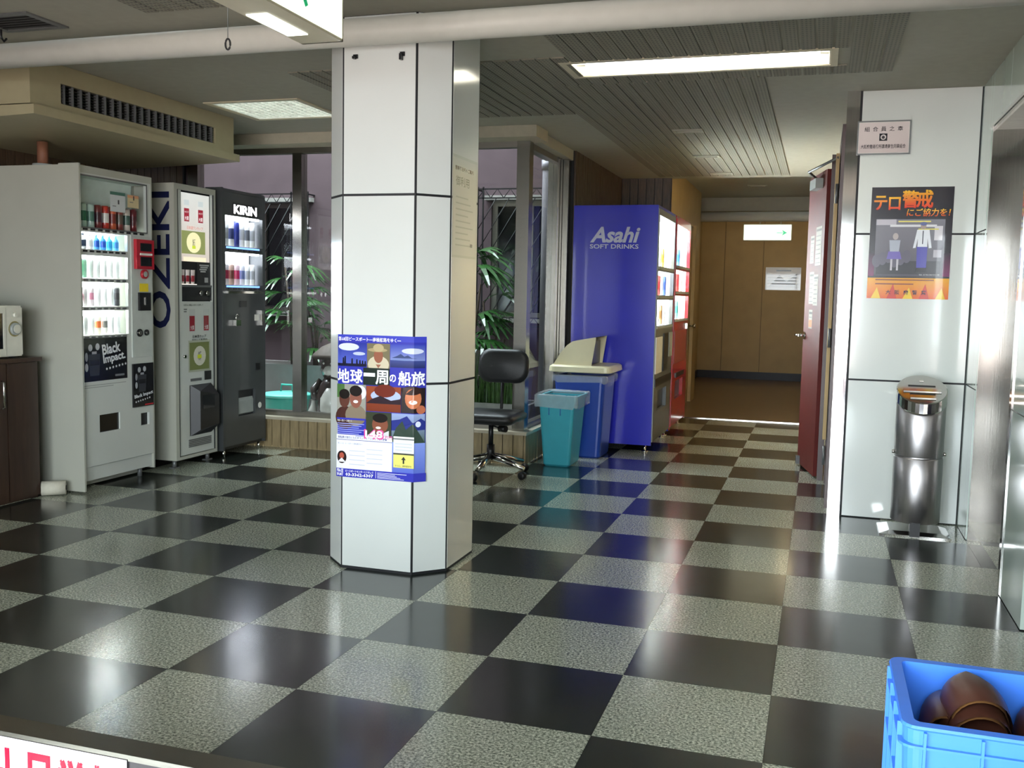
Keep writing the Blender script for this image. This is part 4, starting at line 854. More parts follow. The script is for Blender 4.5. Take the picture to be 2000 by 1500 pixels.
samples('tallcan', -3.47, ux_(7, 3.375, 3.84), 1.2105, [(((90, 92, 96), (60, 60, 66), SIL), 'dark grey'), (((206, 200, 204), (160, 40, 74), SIL), 'crimson-banded'), (((176, 150, 140), (120, 70, 60), SIL), 'brown-banded'), (((214, 190, 200), (190, 40, 96), SIL), 'magenta-banded'), (((200, 206, 220), (90, 110, 170), SIL), 'blue-banded'), (GB, 'silver'), (((226, 228, 230), (170, 174, 180), SIL), 'white')], 'sample can', 'in the lower row of the charcoal machine', 'short sample cans in the charcoal machine', (1.0, 1.0, .95))
p = Print((X3 + .0015, 3.478, 1.708), (0, 1, 0), (0, 0, 1)); p.text('KIRIN', 0, 0, .062, (250, 250, 255), w=.29, bold=.035); p.build('brand_lettering', v, printmat('lit_brand', 3.0, .4))
ob('brand_housing', box(X3 - .001, 3.465, 1.698, X3 + .0012, 3.785, 1.782), BLACK, v)
ob('coin_slot_plate', box(X3, 3.545, 1.055, X3 + .008, 3.625, 1.100), BLACK, v)
kl = ob('padlock', box(X3 + .002, 3.460, .925, X3 + .028, 3.520, .965, .004), CHROME, v); ob('shackle', path_tube([(X3 + .015, 3.475, .96), (X3 + .015, 3.475, .995), (X3 + .015, 3.49, 1.005), (X3 + .015, 3.505, .995), (X3 + .015, 3.505, .96)], .005, 6), CHROME, v)
ob('white_label', box(X3, 3.735, .955, X3 + .0015, 3.795, 1.0), WHITEC, v)
ob('door_handle', box(X3, 3.805, .92, X3 + .02, 3.835, 1.03, .008), CHROME, v)
ob('change_tray', box(X3, 3.745, .595, X3 + .006, 3.80, .645), BLACK, v)
ob('outlet_box', box(-3.52, 3.515, .265, -3.422, 3.75, .47), BLACK, v)
ob('outlet_flap', loft([[(-3.425, 3.53, .28), (-3.425, 3.735, .28), (-3.425, 3.735, .41), (-3.425, 3.53, .41)], [(-3.412, 3.53, .29), (-3.412, 3.735, .29), (-3.412, 3.735, .38), (-3.412, 3.53, .38)]]), LGREY, v)
bm = BM(); tube(bm, (X3, 3.80, .33), (X3 + .002, 3.80, .33), .022, n=18); ob('round_sticker', bm, WHITEC, v)
for y in (3.38, 3.83): bm = BM(); tube(bm, (-3.43, y, 0), (-3.43, y, .05), .012); ob('foot', bm, CHROME, v)
# ------------------------------------------------------------------ blue and red machines
def tall_machine(y0, y1, m, label, rowz, accent, lower, cans, where):
    xb, xf = -1.30, -.645; v = root('vending_machine', ((xb + xf) / 2, (y0 + y1) / 2, 0), label, 'vending machine', 'drinks machines beside the corridor')
    ob('cabinet', box(xb + .01, y0 + .018, .055, xf - .13, y1 - .018, 1.868), m, v)
    ob('side_shell', boxes([(xb, y0, .055, xf - .006, y0 + .018, 1.872), (xb, y1 - .018, .055, xf - .006, y1, 1.872), (xb, y0 + .018, 1.868, xf - .006, y1 - .018, 1.872), (xf - .128, y0 + .018, 1.85, xf - .006, y1 - .018, 1.868)]), m, v)
    holes = [(y0 + .05, a, y1 - .05, b) for a, b in rowz] + [(y0 + .2, .30, y1 - .25, .46)]
    ob('door', plate('x', y0 + .02, .08, y1 - .02, 1.848, xf - .03, xf, holes), accent, v)
    for a, b in rowz:
        ob('display_row', box(xf - .125, y0 + .03, a - .004, xf - .115, y1 - .03, b + .004), ROWLIT, v)
        ob('row_lining', boxes([(xf - .115, y0 + .04, a - .006, xf - .03, y1 - .04, a - .001), (xf - .115, y0 + .04, b + .001, xf - .03, y1 - .04, b + .006)]), WHITEC, v)
        ob('row_side_lining', boxes([(xf - .115, y0 + .036, a - .001, xf - .03, y0 + .040, b + .001), (xf - .115, y1 - .040, a - .001, xf - .03, y1 - .036, b + .001)]), WHITEC, v)
        ob('row_pane', box(xf - .007, y0 + .05, a, xf - .003, y1 - .05, b), DISP, v)
        ob('button_strip', box(xf, y0 + .05, a - .022, xf + .006, y1 - .05, a - .004), LGREY, v)
    for (a, b, c, d, mm, nm) in lower: ob(nm, box(xf, y0 + a, b, xf + .008, y0 + c, d, .003, 1), mm, v)
    ob('outlet_box', box(xf - .12, y0 + .19, .29, xf - .031, y1 - .24, .47), BLACK, v)
    for yy in (y0 + .05, y1 - .05):
        for xx in (xf - .06, xb + .08): bm = BM(); tube(bm, (xx, yy, 0), (xx, yy, .055), .010); tube(bm, (xx, yy, 0), (xx, yy, .008), .026, n=14); ob('foot', bm, CHROME, v)
    for (a, b), R, nm in zip(rowz, cans, ('top', 'middle', 'lowest')):
        samples('tallcan', xf - .07, ux_(len(R), y0 + .07, y1 - .07), a, R, 'sample can', f'in the {nm} row of the {where}', f'sample cans in the {where}', (1, 1, min(1., (b - a - .02) / .158)))
    return v
RB = [[(WHT, 'white'), (((120, 190, 90), (90, 170, 60), SIL), 'green'), (WHT, 'white'), (((236, 210, 120), (226, 180, 60), SIL), 'yellow'), (WHT, 'white')], [(((120, 90, 70), (90, 60, 44), SIL), 'brown'), (WHT, 'white'), (((206, 90, 90), (190, 40, 50), SIL), 'red'), (WHT, 'white'), (((90, 120, 190), (50, 80, 170), SIL), 'blue')], [(WHT, 'white'), (((226, 226, 226), (150, 150, 150), SIL), 'silver'), (WHT, 'white'), (((190, 150, 110), (140, 100, 60), SIL), 'bronze'), (WHT, 'white')]]
v = tall_machine(4.85, 5.75, VMB, 'big royal blue drinks machine with white logo on its side', [(1.42, 1.80), (1.20, 1.385), (.965, 1.165)], GREYM,
                 [(.03, .60, .32, .88, WHITEC, 'white_notice'), (.40, .60, .62, .90, BLACK, 'coin_panel'), (.70, .70, .86, .90, LGREY, 'price_panel'), (.03, .50, .86, .56, BLACK, 'dark_band')], RB, 'blue machine')
p = Print((-1.168, 4.8488, 1.545), (1, 0, 0), (0, 0, 1)); p.text('Asahi', 0, .045, .120, (190, 192, 214), w=.385, bold=.03, shear=.28).text('SOFT DRINKS', .0, 0, .034, (190, 192, 214), w=.375, bold=.02); p.build('brand_lettering', v, PRINTG)
RR = [[(WHT, 'white'), (((90, 190, 70), (60, 170, 50), SIL), 'lime green'), (((110, 170, 230), (60, 130, 220), SIL), 'light blue'), (WHT, 'white')], [(((150, 60, 120), (120, 40, 100), SIL), 'purple'), (WHT, 'white'), (((190, 60, 60), (170, 30, 40), SIL), 'red'), (WHT, 'white')], [(WHT, 'white'), (((200, 180, 150), (150, 120, 80), SIL), 'tan'), (((120, 190, 190), (60, 150, 150), SIL), 'teal'), (WHT, 'white')]]
tall_machine(5.80, 6.74, VMR, 'red drinks machine behind the blue one, in front of the corridor', [(1.46, 1.80), (1.24, 1.42), (1.00, 1.20)], VMR,
             [(.05, .62, .80, .90, mat('red_advert', (150, 70, 66), .35), 'advert_panel'), (.83, .70, .92, .95, CHROME, 'coin_panel'), (.2, .49, .7, .53, BLACK, 'dark_band')], RR, 'red machine')

# ------------------------------------------------------------------ air conditioner, cabinet, microwave
v = root('air_conditioner', (-3.6, 2.31, H), 'beige ceiling-hung air conditioner with long dark grille over the left machines', 'air conditioner')
ob('casing', plate('x', 1.44, 2.072, 3.18, H - .002, -4.14, -3.2, [(1.645, 2.105, 2.975, 2.205)]), ACM, v)
ob('bottom_lip', loft([[(-3.165, 1.425, 2.018), (-3.165, 3.195, 2.018), (-3.165, 3.195, 2.064), (-3.165, 1.425, 2.064)], [(-4.14, 1.425, 1.985), (-4.14, 3.195, 1.985), (-4.14, 3.195, 2.064), (-4.14, 1.425, 2.064)]]), ACM, v)
ob('grille_back', box(-3.40, 1.645, 2.105, -3.38, 2.975, 2.205), BLACK, v)
for k in range(22): y = 1.645 + 1.33 * (k + .5) / 22; ob('vertical_vane', box(-3.23, y - .002, 2.106, -3.202, y + .002, 2.204), GREYM, v)
for k in range(7): z = 2.112 + .0145 * k; ob('slat', box(-3.26, 1.646, z, -3.215, 2.974, z + .003), DKGRILL, v)
bm = BM(); tube(bm, (-3.72, 2.07, 1.858), (-3.72, 2.07, 1.992), .03, n=14); t = root('drain_duct', (-3.72, 2.07, 1.858), 'brown vertical duct between air conditioner and the leftmost machine top', 'duct')
ob('duct_tube', bm, COPPER, t); bm = BM(); tube(bm, (-3.72, 2.07, 1.856), (-3.72, 2.07, 1.868), .055, n=18); ob('duct_flange', bm, LGREY, t)

v = root('storage_cabinet', (-3.87, 1.5, 0), 'dark brown wooden cabinet at the left edge, under the microwave', 'cabinet')
ob('cabinet_body', boxes([(-4.14, 1.02, .0, -3.612, 1.86, .765)]), WOODD, v); ob('cabinet_top', box(-4.15, 1.0, .765, -3.575, 1.875, .787, .003, 1), WOODD, v)
for y0, y1, hy_ in ((1.03, 1.44, 1.40), (1.447, 1.638, 1.605), (1.644, 1.857, 1.67)):
    if hy_ == 1.67: ob('side_stile', box(-3.612, y0, .015, -3.592, y1, .76, .002, 1), WOODD, v); continue
    d = ob('door', box(-3.612, y0, .015, -3.592, y1, .76, .002, 1), WOODD, v)
    ob('handle', path_tube([(-3.592, hy_, .52), (-3.575, hy_, .53), (-3.575, hy_, .66), (-3.592, hy_, .67)], .005, 8), CHROME, d)
v = root('microwave_oven', (-3.85, 1.5, .787), 'white microwave oven with a round dial on the dark cabinet', 'microwave')
ob('oven_body', box(-4.10, 1.33, .797, -3.612, 1.77, 1.070, .006), MWAVE, v)
ob('oven_door', plate('x', 1.335, .805, 1.652, 1.06, -3.612, -3.598, [(1.375, .84, 1.636, 1.03)]), MWAVE, v); ob('door_window', box(-3.610, 1.375, .84, -3.603, 1.636, 1.03), DARKG, v)
ob('control_face', box(-3.612, 1.656, .805, -3.600, 1.765, 1.06, .003, 1), MWAVE, v)
for z, r in ((.945, .036), (1.02, .014)):
    bm = BM(); tube(bm, (-3.600, 1.712, z), (-3.584, 1.712, z), r, r * .88, n=22); ob('dial', bm, LGREY if r > .02 else MWAVE, v)
bm = BM(); tube(bm, (-3.584, 1.712, .945), (-3.578, 1.712, .945), .024, n=20); ob('dial_cap', bm, MWAVE, v)
ob('dial_ring', loft([[( -3.5995, 1.712 + .042 * math.cos(a), .945 + .042 * math.sin(a)) for a in [2 * PI * k / 24 for k in range(24)]], [(-3.5985, 1.712 + .040 * math.cos(a), .945 + .040 * math.sin(a)) for a in [2 * PI * k / 24 for k in range(24)]]]), mat('dial_gold', (140, 130, 80), .5), v)
for y in (1.36, 1.74): ob('foot', boxes([(-3.66, y - .015, .787, -3.63, y + .015, .797), (-4.08, y - .015, .787, -4.05, y + .015, .797)]), BLACK, v)
t = root('small_black_case', (-3.75, 1.42, 1.07), 'small black case on the microwave at the left edge', 'case'); ob('case_body', box(-3.82, 1.50, 1.07, -3.68, 1.655, 1.094, .006), BLACK, t); ob('case_latch', box(-3.682, 1.56, 1.076, -3.676, 1.59, 1.088), GREYM, t)

# ------------------------------------------------------------------ bins
def taper(x0, y0, x1, y1, z0, z1, k, r, wall, m):
    """open tapered bin: k = how much wider the top is on each side"""
    R = [rrect(x0 + .01, y0 + .01, x1 - .01, y1 - .01, r, z0), rrect(x0, y0, x1, y1, r, z0 + .012), rrect(x0 - k, y0 - k, x1 + k, y1 + k, r, z1),
         rrect(x0 - k + wall, y0 - k + wall, x1 + k - wall, y1 + k - wall, r * .8, z1), rrect(x0 + wall, y0 + wall, x1 - wall, y1 - wall, r * .8, z0 + .02)]
    bm = loft(R, caps=True); return bm
v = root('waste_bin', (-1.15, 4.12, 0), 'small turquoise plastic waste bin lined with a clear bag', 'bin')
ob('bin_body', taper(-1.262, 3.985, -1.07, 4.27, 0, .48, .032, .02, .004, None), CYAN, v)
ob('rim', loft([rrect(-1.306, 3.941, -1.026, 4.314, .03, .468), rrect(-1.308, 3.939, -1.024, 4.316, .03, .492), rrect(-1.294, 3.953, -1.038, 4.302, .03, .492)], caps=False), CYAN, v)
for x in (-1.22, -1.14): ob('rib', box(x, 3.955, .36, x + .004, 3.962, .44), BINB, v)
def bagmesh(x0, y0, x1, y1, zt, zb, rr=.03, amp=.006):
    rings = []
    for k, (o, z) in enumerate(((-.03, zt - .06), (-.006, zt + .002), (.004, zt + .010), (.010, zt), (.012, (zt + zb) / 2), (.009, zb))):
        R = rrect(x0 - o, y0 - o, x1 + o, y1 + o, rr, z, 7); out = []
        for i, q in enumerate(R):
            j = random.uniform(-1, 1) * amp * (1 if k not in (1,) else .3); out.append((q[0] + j * .5, q[1] + j * .5, q[2] + random.uniform(-1, 1) * amp * (1.6 if k == 5 else .6)))
        rings.append(out)
    return loft(rings, caps=False, smooth=True)
ob('bag_liner', bagmesh(-1.312, 3.936, -1.020, 4.320, .496, .415), BAG, v)
v = root('recycling_bin', (-1.15, 4.6, 0), 'tall blue bin with a cream hooded lid beside the blue machine', 'bin')
ob('bin_body', taper(-1.275, 4.42, -.955, 4.76, 0, .60, .03, .035, .005, None), BINB, v)
ob('bag_liner', bagmesh(-1.313, 4.384, -.916, 4.80, .60, .555, .045, .005), BAG, v)
bm = loft([rrect(-1.335, 4.366, -.885, 4.815, .05, .628), rrect(-1.345, 4.356, -.875, 4.825, .05, .634), rrect(-1.342, 4.359, -.878, 4.822, .05, .668), rrect(-1.325, 4.376, -.895, 4.805, .05, .680)], smooth=False)
ob('lid', bm, LIDC, v)
# hood: sloped at the left, open at the right end
def hood(x0, x1, ya, yb, z0, z1, t):
    bm = BM(); n = 6; prof = []
    slope = [(x0 + .0, z0), (x0 + .05, z0 + .085), (x0 + .10, z0 + .145), (x0 + .14, z1 - .01), (x0 + .18, z1), (x1, z1 + .025)]
    for off in (0, t):
        ring = []
        for (x, z) in slope: ring.append(((x + off if x < x1 else x), z - off))
        prof.append(ring)
    rings = []
    for (yy, ins) in ((ya, 0), (yb, 0)):
        rings.append(yy)
    # top skin
    A = [bm.verts.new((x, ya, z)) for x, z in prof[0]]; B = [bm.verts.new((x, yb, z)) for x, z in prof[0]]
    C = [bm.verts.new((x, ya + t, z)) for x, z in prof[1]]; D = [bm.verts.new((x, yb - t, z)) for x, z in prof[1]]
    for i in range(len(A) - 1):
        bm.faces.new((A[i], A[i + 1], B[i + 1], B[i])); bm.faces.new((C[i], C[i + 1], D[i + 1], D[i]))
    xe = x1 - .03
    for (V0, yy) in ((A, ya), (C, ya + t), (D, yb - t), (B, yb)):
        q = bm.verts.new((xe, yy, z0)); bm.faces.new([*V0, q])
    return bm
ob('hood', hood(-1.315, -1.00, 4.40, 4.78, .678, .862, .008), LIDC, v)
ob('hood_shade_sheet', box(-1.055, 4.412, .684, -1.047, 4.768, .852), mat('hood_shade_brown', (60, 48, 40), .3), v)  # dark sheet standing in for the shade inside the open hood
p = Print((-.9295, 4.50, .42), (0, 1, 0), (.03, 0, .6)); p.T = Vector((.05, 0, 1)).normalized(); p.text('Suntory', 0, .09, .05, (190, 200, 230), w=.2, shear=.3); p.build('bin_lettering', v, PRINTG)

# ------------------------------------------------------------------ ashtray stand
v = root('ashtray_stand', (1.05, 2.86, 0), 'brushed steel cylindrical ashtray stand with slotted slanted top', 'ashtray')
cx, cy, R = 1.05, 2.86, .119
ob('base_plate', loft([[(.875, 2.74, .0), (1.215, 2.74, .0), (1.215, 2.99, 0), (.875, 2.99, 0)], [(.875, 2.74, .008), (1.215, 2.74, .008), (1.215, 2.99, .008), (.875, 2.99, .008)], [(.925, 2.775, .022), (1.175, 2.775, .022), (1.175, 2.97, .022), (.925, 2.97, .022)]]), STEEL, v)
ob('stem', box(1.018, 2.733, .004, 1.066, 2.80, .075), BLACK, v)
def ztop(a, z=0.): return .745 + .062 * math.sin(a) + z
n = 40; AN = [2 * PI * k / n for k in range(n)]
def ring(r, zf): return [(cx + r * math.cos(a), cy + r * math.sin(a), zf(a)) for a in AN]
ob('body_tube', loft([ring(R - .008, lambda a: .070), ring(R - .008, lambda a: .66)], caps=True, smooth=True), STEELD, v)
ob('lower_sleeve', loft([ring(R - .004, lambda a: .066), ring(R, lambda a: .07), ring(R, lambda a: .395), ring(R - .004, lambda a: .40)], caps=True, smooth=True), STEELD, v)
ob('upper_sleeve', loft([ring(R - .003, lambda a: .405), ring(R - .0005, lambda a: .41), ring(R - .0005, lambda a: ztop(a, -.065)), ring(R - .003, lambda a: ztop(a, -.060))], caps=True, smooth=True), STEELD, v)
ob('top_collar', loft([ring(R + .001, lambda a: ztop(a, -.058)), ring(R + .003, lambda a: ztop(a, -.054)), ring(R + .003, lambda a: ztop(a, -.004)), ring(R - .002, lambda a: ztop(a))], caps=True, smooth=False), STEEL, v)
sl = .062 / R
def topbar(x0, x1, yo0, yo1, h0, h1):
    z = lambda yo: .745 + sl * yo
    return loft([[(cx + x0, cy + yo0, z(yo0) + h0), (cx + x1, cy + yo0, z(yo0) + h0), (cx + x1, cy + yo1, z(yo1) + h0), (cx + x0, cy + yo1, z(yo1) + h0)], [(cx + x0, cy + yo0, z(yo0) + h1), (cx + x1, cy + yo0, z(yo0) + h1), (cx + x1, cy + yo1, z(yo1) + h1), (cx + x0, cy + yo1, z(yo1) + h1)]])
for a, b, c, d in ((-.09, .09, -.030, -.006), (-.06, .06, -.085, -.062)): ob('slot_ridge', topbar(a, b, c, d, .0, .008), CHROME, v)
for a, b, c, d in ((-.065, .065, .018, .030), (-.06, .06, -.056, -.040)): ob('ash_slot', topbar(a, b, c, d, .0, .002), BLACK, v)
ob('lock', topbar(-.01, .01, .062, .078, 0, .005), CHROME, v)
for s in (-1, 1): bm = BM(); tube(bm, (cx + s * (R - .002), cy - .02, .42), (cx + s * (R + .010), cy - .02, .42), .010, n=12); ob('side_knob', bm, CHROME, v)

# ------------------------------------------------------------------ office chair
v = root('office_chair', (-1.49, 3.52, 0), 'black swivel office chair on chrome star base behind the pillar', 'chair')
hc = Vector((-1.49, 3.52, 0))
bm = BM()
for k in range(5):
    a = math.radians(-18 + 72 * k); tip = hc + Vector((.27 * math.cos(a), .27 * math.sin(a), .068)); mid = hc + Vector((.14 * math.cos(a), .14 * math.sin(a), .10))
    ob('base_leg', path_tube([hc + Vector((0, 0, .125)), mid, tip], [.024, .019, .013], 8), CHROME, v)
    c = ob('caster', lathe(BM(), [(.0001, .0), (.02, .0), (.026, .006), (.026, .036), (.02, .042), (.0001, .042)], tuple(hc), 14), BLACK, v)
    c.rotation_euler = (PI / 2, 0, a); c.location = Vector((tip.x, tip.y, .0265)) - hc
bm = BM(); tube(bm, hc + Vector((0, 0, .10)), hc + Vector((0, 0, .20)), .026, n=16); tube(bm, hc + Vector((0, 0, .2)), hc + Vector((0, 0, .35)), .016, n=14); ob('gas_lift', bm, BLACK, v)
ob('seat_plate', box(-1.57, 3.46, .335, -1.40, 3.62, .352), BLACKM, v)
def cushion(w, d, h, r=.06):
    bm = loft([rrect(-w / 2 + .02, -d / 2 + .02, w / 2 - .02, d / 2 - .02, r, 0), rrect(-w / 2, -d / 2, w / 2, d / 2, r, h * .35), rrect(-w / 2, -d / 2, w / 2, d / 2, r, h * .7), rrect(-w / 2 + .025, -d / 2 + .025, w / 2 - .025, d / 2 - .025, r, h)], smooth=True)
    return bm
bm = cushion(.40, .40, .065); bmesh.ops.translate(bm, verts=bm.verts, vec=hc + Vector((0, 0, .352))); ob('seat', bm, FABRIC, v, smooth=True)
bm = cushion(.35, .225, .055, .08); bmesh.ops.rotate(bm, verts=bm.verts, matrix=Matrix.Rotation(math.radians(82), 3, 'X'), cent=(0, 0, 0)); bmesh.ops.translate(bm, verts=bm.verts, vec=(-1.475, 3.745, .70)); ob('backrest', bm, FABRIC, v, smooth=True)
ob('back_bar', path_tube([(-1.50, 3.60, .343), (-1.50, 3.74, .35), (-1.50, 3.765, .42), (-1.495, 3.765, .64)], .011, 8), BLACKM, v)
bm = BM(); tube(bm, (-1.45, 3.58, .30), (-1.40, 3.56, .30), .022, n=14); tube(bm, (-1.49, 3.57, .315), (-1.45, 3.57, .305), .006); ob('adjust_knob', bm, BLACK, v)

# ------------------------------------------------------------------ slipper crate on a low stand
t = root('low_stand', (.93, -.80, 0), 'low dark stand under the blue slipper crate', 'stand')
ob('stand_top', box(.68, -.97, .225, 1.18, -.63, .245), STRIPD, t)
for x in (.71, 1.13):
    for y in (-.94, -.68): ob('leg', box(x, y, 0, x + .03, y + .03, .225), BLACKM, t)
v = root('slipper_crate', (.93, -.80, .245), 'bright blue plastic crate holding brown slippers, lower right', 'crate')
a0, b0, a1, b1, z0, z1 = .688, -.955, 1.145, -.66, .245, .55
ob('crate_walls', loft([rrect(a0 + .012, b0 + .012, a1 - .012, b1 - .012, .02, z0), rrect(a0, b0, a1, b1, .022, z1 - .008), rrect(a0 - .004, b0 - .004, a1 + .004, b1 + .004, .022, z1 - .004), rrect(a0 - .002, b0 - .002, a1 + .002, b1 + .002, .022, z1),
                        rrect(a0 + .016, b0 + .016, a1 - .016, b1 - .016, .012, z1), rrect(a0 + .020, b0 + .020, a1 - .020, b1 - .020, .012, z0 + .006)]), CRATE, v)
for z in (z1 - .03, z1 - .10): ob('band', loft([rrect(a0 - .006, b0 - .006, a1 + .006, b1 + .006, .022, z - .004), rrect(a0 - .006, b0 - .006, a1 + .006, b1 + .006, .022, z), rrect(a0 + .004, b0 + .004, a1 - .004, b1 - .004, .02, z), rrect(a0 + .004, b0 + .004, a1 - .004, b1 - .004, .02, z - .004), rrect(a0 - .006, b0 - .006, a1 + .006, b1 + .006, .022, z - .004)], caps=False), CRATE, v)
for k in range(6): x = a0 + .03 + (a1 - a0 - .06) * k / 5; ob('rib', box(x - .002, b0 - .007, z0 + .02, x + .002, b0 + .008, z1 - .008), CRATE, v)
for k in range(4): y = b0 + .03 + (b1 - b0 - .06) * k / 3; ob('rib', box(a0 - .007, y - .002, z0 + .02, a0 + .008, y + .002, z1 - .008), CRATE, v)
def slipper_mesh():
    """toe at +y, sole at z=0, length .25"""
    n = 12; rings = []; L = .25
    def wdt(s): return .046 * (max(0, 1 - ((s - .62) / .385) ** 2.6 if s > .62 else 1 - ((.62 - s) / .66) ** 2)) ** .48 * (.84 + .16 * s)
    outer, inner = BM(), BM()
    def vamp(off):
        R = []
        for i in range(12):
            s = .52 + .483 * math.sin(PI / 2 * i / 11); w = wdt(s) - off; h = (.062 - .035 * ((s - .52) / .48) ** 1.6) - off
            R.append([(w * math.cos(PI * k / n), s * L, .012 + max(.004, h) * math.sin(PI * k / n) ** .8 if 0 < k < n else .012) for k in range(n + 1)])
        return R
    vb = loft(vamp(0), close=False, caps=False, smooth=True); vi = loft(vamp(.004), close=False, caps=False, smooth=True)
    pts = [(wdt(s / 20), s / 20 * L) for s in range(0, 20)] + [(wdt(.985), .985 * L), (0, 1.003 * L), (-wdt(.985), .985 * L)] + [(-wdt(s / 20), s / 20 * L) for s in range(19, 0, -1)]
    sb = prism(pts, 0, .012)
    return sb, vb, vi
sb, vb, vi = slipper_mesh()
s0 = root('slipper', (0, 0, 0)); so = ob('sole', sb, SLIP, s0); va = ob('vamp', vb, SLIP, s0); vl = ob('lining', vi, SLIPI, s0)
SP = [(.762, -.915, .400, 16, -2, 'dark brown slipper at the left end inside the blue crate'), (.826, -.925, .436, 18, 5, 'brown slipper in the middle of the blue crate, uppermost of a nested stack'),
      (.826, -.937, .414, 18, 5, 'brown slipper nested just under the middle one in the blue crate'), (.938, -.920, .411, 15, 3, 'brown slipper right of the nested stack in the blue crate'), (1.05, -.92, .40, 16, 0, 'brown slipper at the right end inside the blue crate')]
for k, (x, y, z, tl, yw, lab) in enumerate(SP):
    o = s0 if k == 0 else copy_thing(s0, (0, 0, 0), lab)
    tag(o, lab, 'slipper', 'brown slippers in the blue crate'); o.location = (x, y, z); o.rotation_euler = (math.radians(tl), 0, math.radians(yw)); o.scale = (1.18 if k else .85, 1, 1.1)

# ------------------------------------------------------------------ barrier with no-shoes sign
v = root('low_barrier', (-.5, -1.25, 0), 'low dark barrier with a steel top rail, lower left corner', 'barrier')
ob('barrier_body', box(-2.2, -1.266, 0, .05, -1.226, .442), STRIPD, v); ob('top_rail', box(-2.2, -1.268, .442, .06, -1.220, .452), STEELV, v)
p = Print((-.742, -1.2695, .254), (1, 0, 0), (0, 0, 1)); w, h = .275, .19
p.rect(0, 0, w, h, (200, 198, 206))
for k, c in enumerate('土足厳禁'): p.text(c, .012 + k * .064, .072, .098, (168, 10, 44), w=.055, bold=.05, keep=True)
p.build('no_shoes_sign', None, PRINTG, label='white sign with four red characters on the low barrier', cat='sign')

# ------------------------------------------------------------------ courtyard
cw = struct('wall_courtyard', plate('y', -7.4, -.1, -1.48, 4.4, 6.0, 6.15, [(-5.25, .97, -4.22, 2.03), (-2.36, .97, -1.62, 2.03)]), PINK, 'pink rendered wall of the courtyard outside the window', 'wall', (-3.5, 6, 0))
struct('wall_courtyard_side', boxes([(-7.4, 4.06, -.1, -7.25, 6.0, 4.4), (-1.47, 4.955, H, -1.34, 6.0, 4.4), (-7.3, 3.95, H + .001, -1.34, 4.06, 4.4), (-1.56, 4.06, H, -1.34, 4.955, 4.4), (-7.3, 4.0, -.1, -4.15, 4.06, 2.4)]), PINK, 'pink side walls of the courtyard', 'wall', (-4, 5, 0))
struct('ground_courtyard', boxes([(-7.3, 4.08, -.1, -1.56, 4.96, .03), (-7.3, 4.96, -.1, -1.475, 6.0, .03)]), CONC, 'grey concrete ground of the courtyard', 'ground', (-3.5, 5, 0))
def court_window(nm, x0, x1, lab):
    w = struct(nm, plate('y', x0, .97, x1, 2.03, 6.03, 6.10, [(x0 + .05, 1.02, (x0 + x1) / 2 - .02, 1.98), ((x0 + x1) / 2 + .02, 1.02, x1 - .05, 1.98)]), AL, lab, 'window', ((x0 + x1) / 2, 6.05, .97))
    ob('pane', box(x0 + .05, 6.06, 1.02, (x0 + x1) / 2 - .02, 6.066, 1.98), DARKG, w); ob('pane', box((x0 + x1) / 2 + .02, 6.06, 1.02, x1 - .05, 6.066, 1.98), DARKG, w)
    ob('window_sill', box(x0 - .05, 5.93, .93, x1 + .05, 6.03, .97), CONC, w); ob('window_hood', box(x0 - .05, 5.94, 2.03, x1 + .05, 6.0, 2.07), CONC, w)
    return w
court_window('window_3', -5.25, -4.22, 'barred courtyard window on the left, behind the charcoal machine'); court_window('window_4', -2.36, -1.62, 'barred courtyard window on the right, behind the palm')
def grille(x0, x1, z0, z1, lab, bars):
    g = root('window_grille', ((x0 + x1) / 2, 5.88, z0), lab, 'grille', 'black grilles over the courtyard windows'); y = 5.88
    for z in (z0, z0 + .075, z1 - .08, z1): ob('rail', box(x0, y - .006, z - .006, x1, y + .006, z + .006), BLACKM, g)
    for x in bars: ob('bar', box(x - .006, y - .006, z0 - .02, x + .006, y + .006, z1 + .02), BLACKM, g)
    n = int((x1 - x0) / .11)
    for zz0, zz1 in ((z0, z0 + .075), (z1 - .08, z1)):
        for k in range(n):
            a = x0 + (x1 - x0) * k / n; b = x0 + (x1 - x0) * (k + .5) / n; c = x0 + (x1 - x0) * (k + 1) / n
            ob('zigzag', path_tube([(a, y, zz0), (b, y, zz1), (c, y, zz0)], .004, 5), BLACKM, g)
    for k in range(-4, n): 
        a = x0 + (x1 - x0) * k / n; L = (z1 - z0 - .16); b = a + L * .62; s0_ = max(0, (x0 - a) / (b - a)); s1_ = min(1, (x1 - a) / (b - a))
        if s1_ > s0_: ob('diagonal_bar', path_tube([(a + (b - a) * s0_, y, z0 + .075 + L * s0_), (a + (b - a) * s1_, y, z0 + .075 + L * s1_)], .004, 5), BLACKM, g)
    for x in (x0, x1): ob('bracket', boxes([(x - .01, 5.88, z0, x + .01, 6.0, z0 + .012), (x - .01, 5.88, z1 - .012, x + .01, 6.0, z1)]), BLACKM, g)
grille(-5.3, -4.17, .95, 2.10, 'black metal grille over the courtyard window beside the charcoal machine', [-5.3, -4.17, -4.35]); grille(-2.45, -1.60, .90, 2.12, 'black metal grille over the courtyard window behind the palm', [-2.45, -2.40, -1.60])
bm = BM(); tube(bm, (-1.672, 5.45, .02), (-1.672, 5.45, 4.3), .055, n=20); t = root('drain_pipe', (-1.672, 5.45, .02), 'grey vertical drain pipe in the courtyard by the side window', 'pipe'); ob('pipe_run', bm, mat('pvc_grey', (148, 144, 150), .4), t)
bm = BM(); tube(bm, (-1.672, 5.45, 2.22), (-1.672, 5.45, 2.30), .064, n=20); ob('pipe_collar', bm, MATS['pvc_grey'], t)
v = root('planter_box', (-4.05, 5.35, .03), 'long white concrete planter under the palm in the courtyard', 'planter')
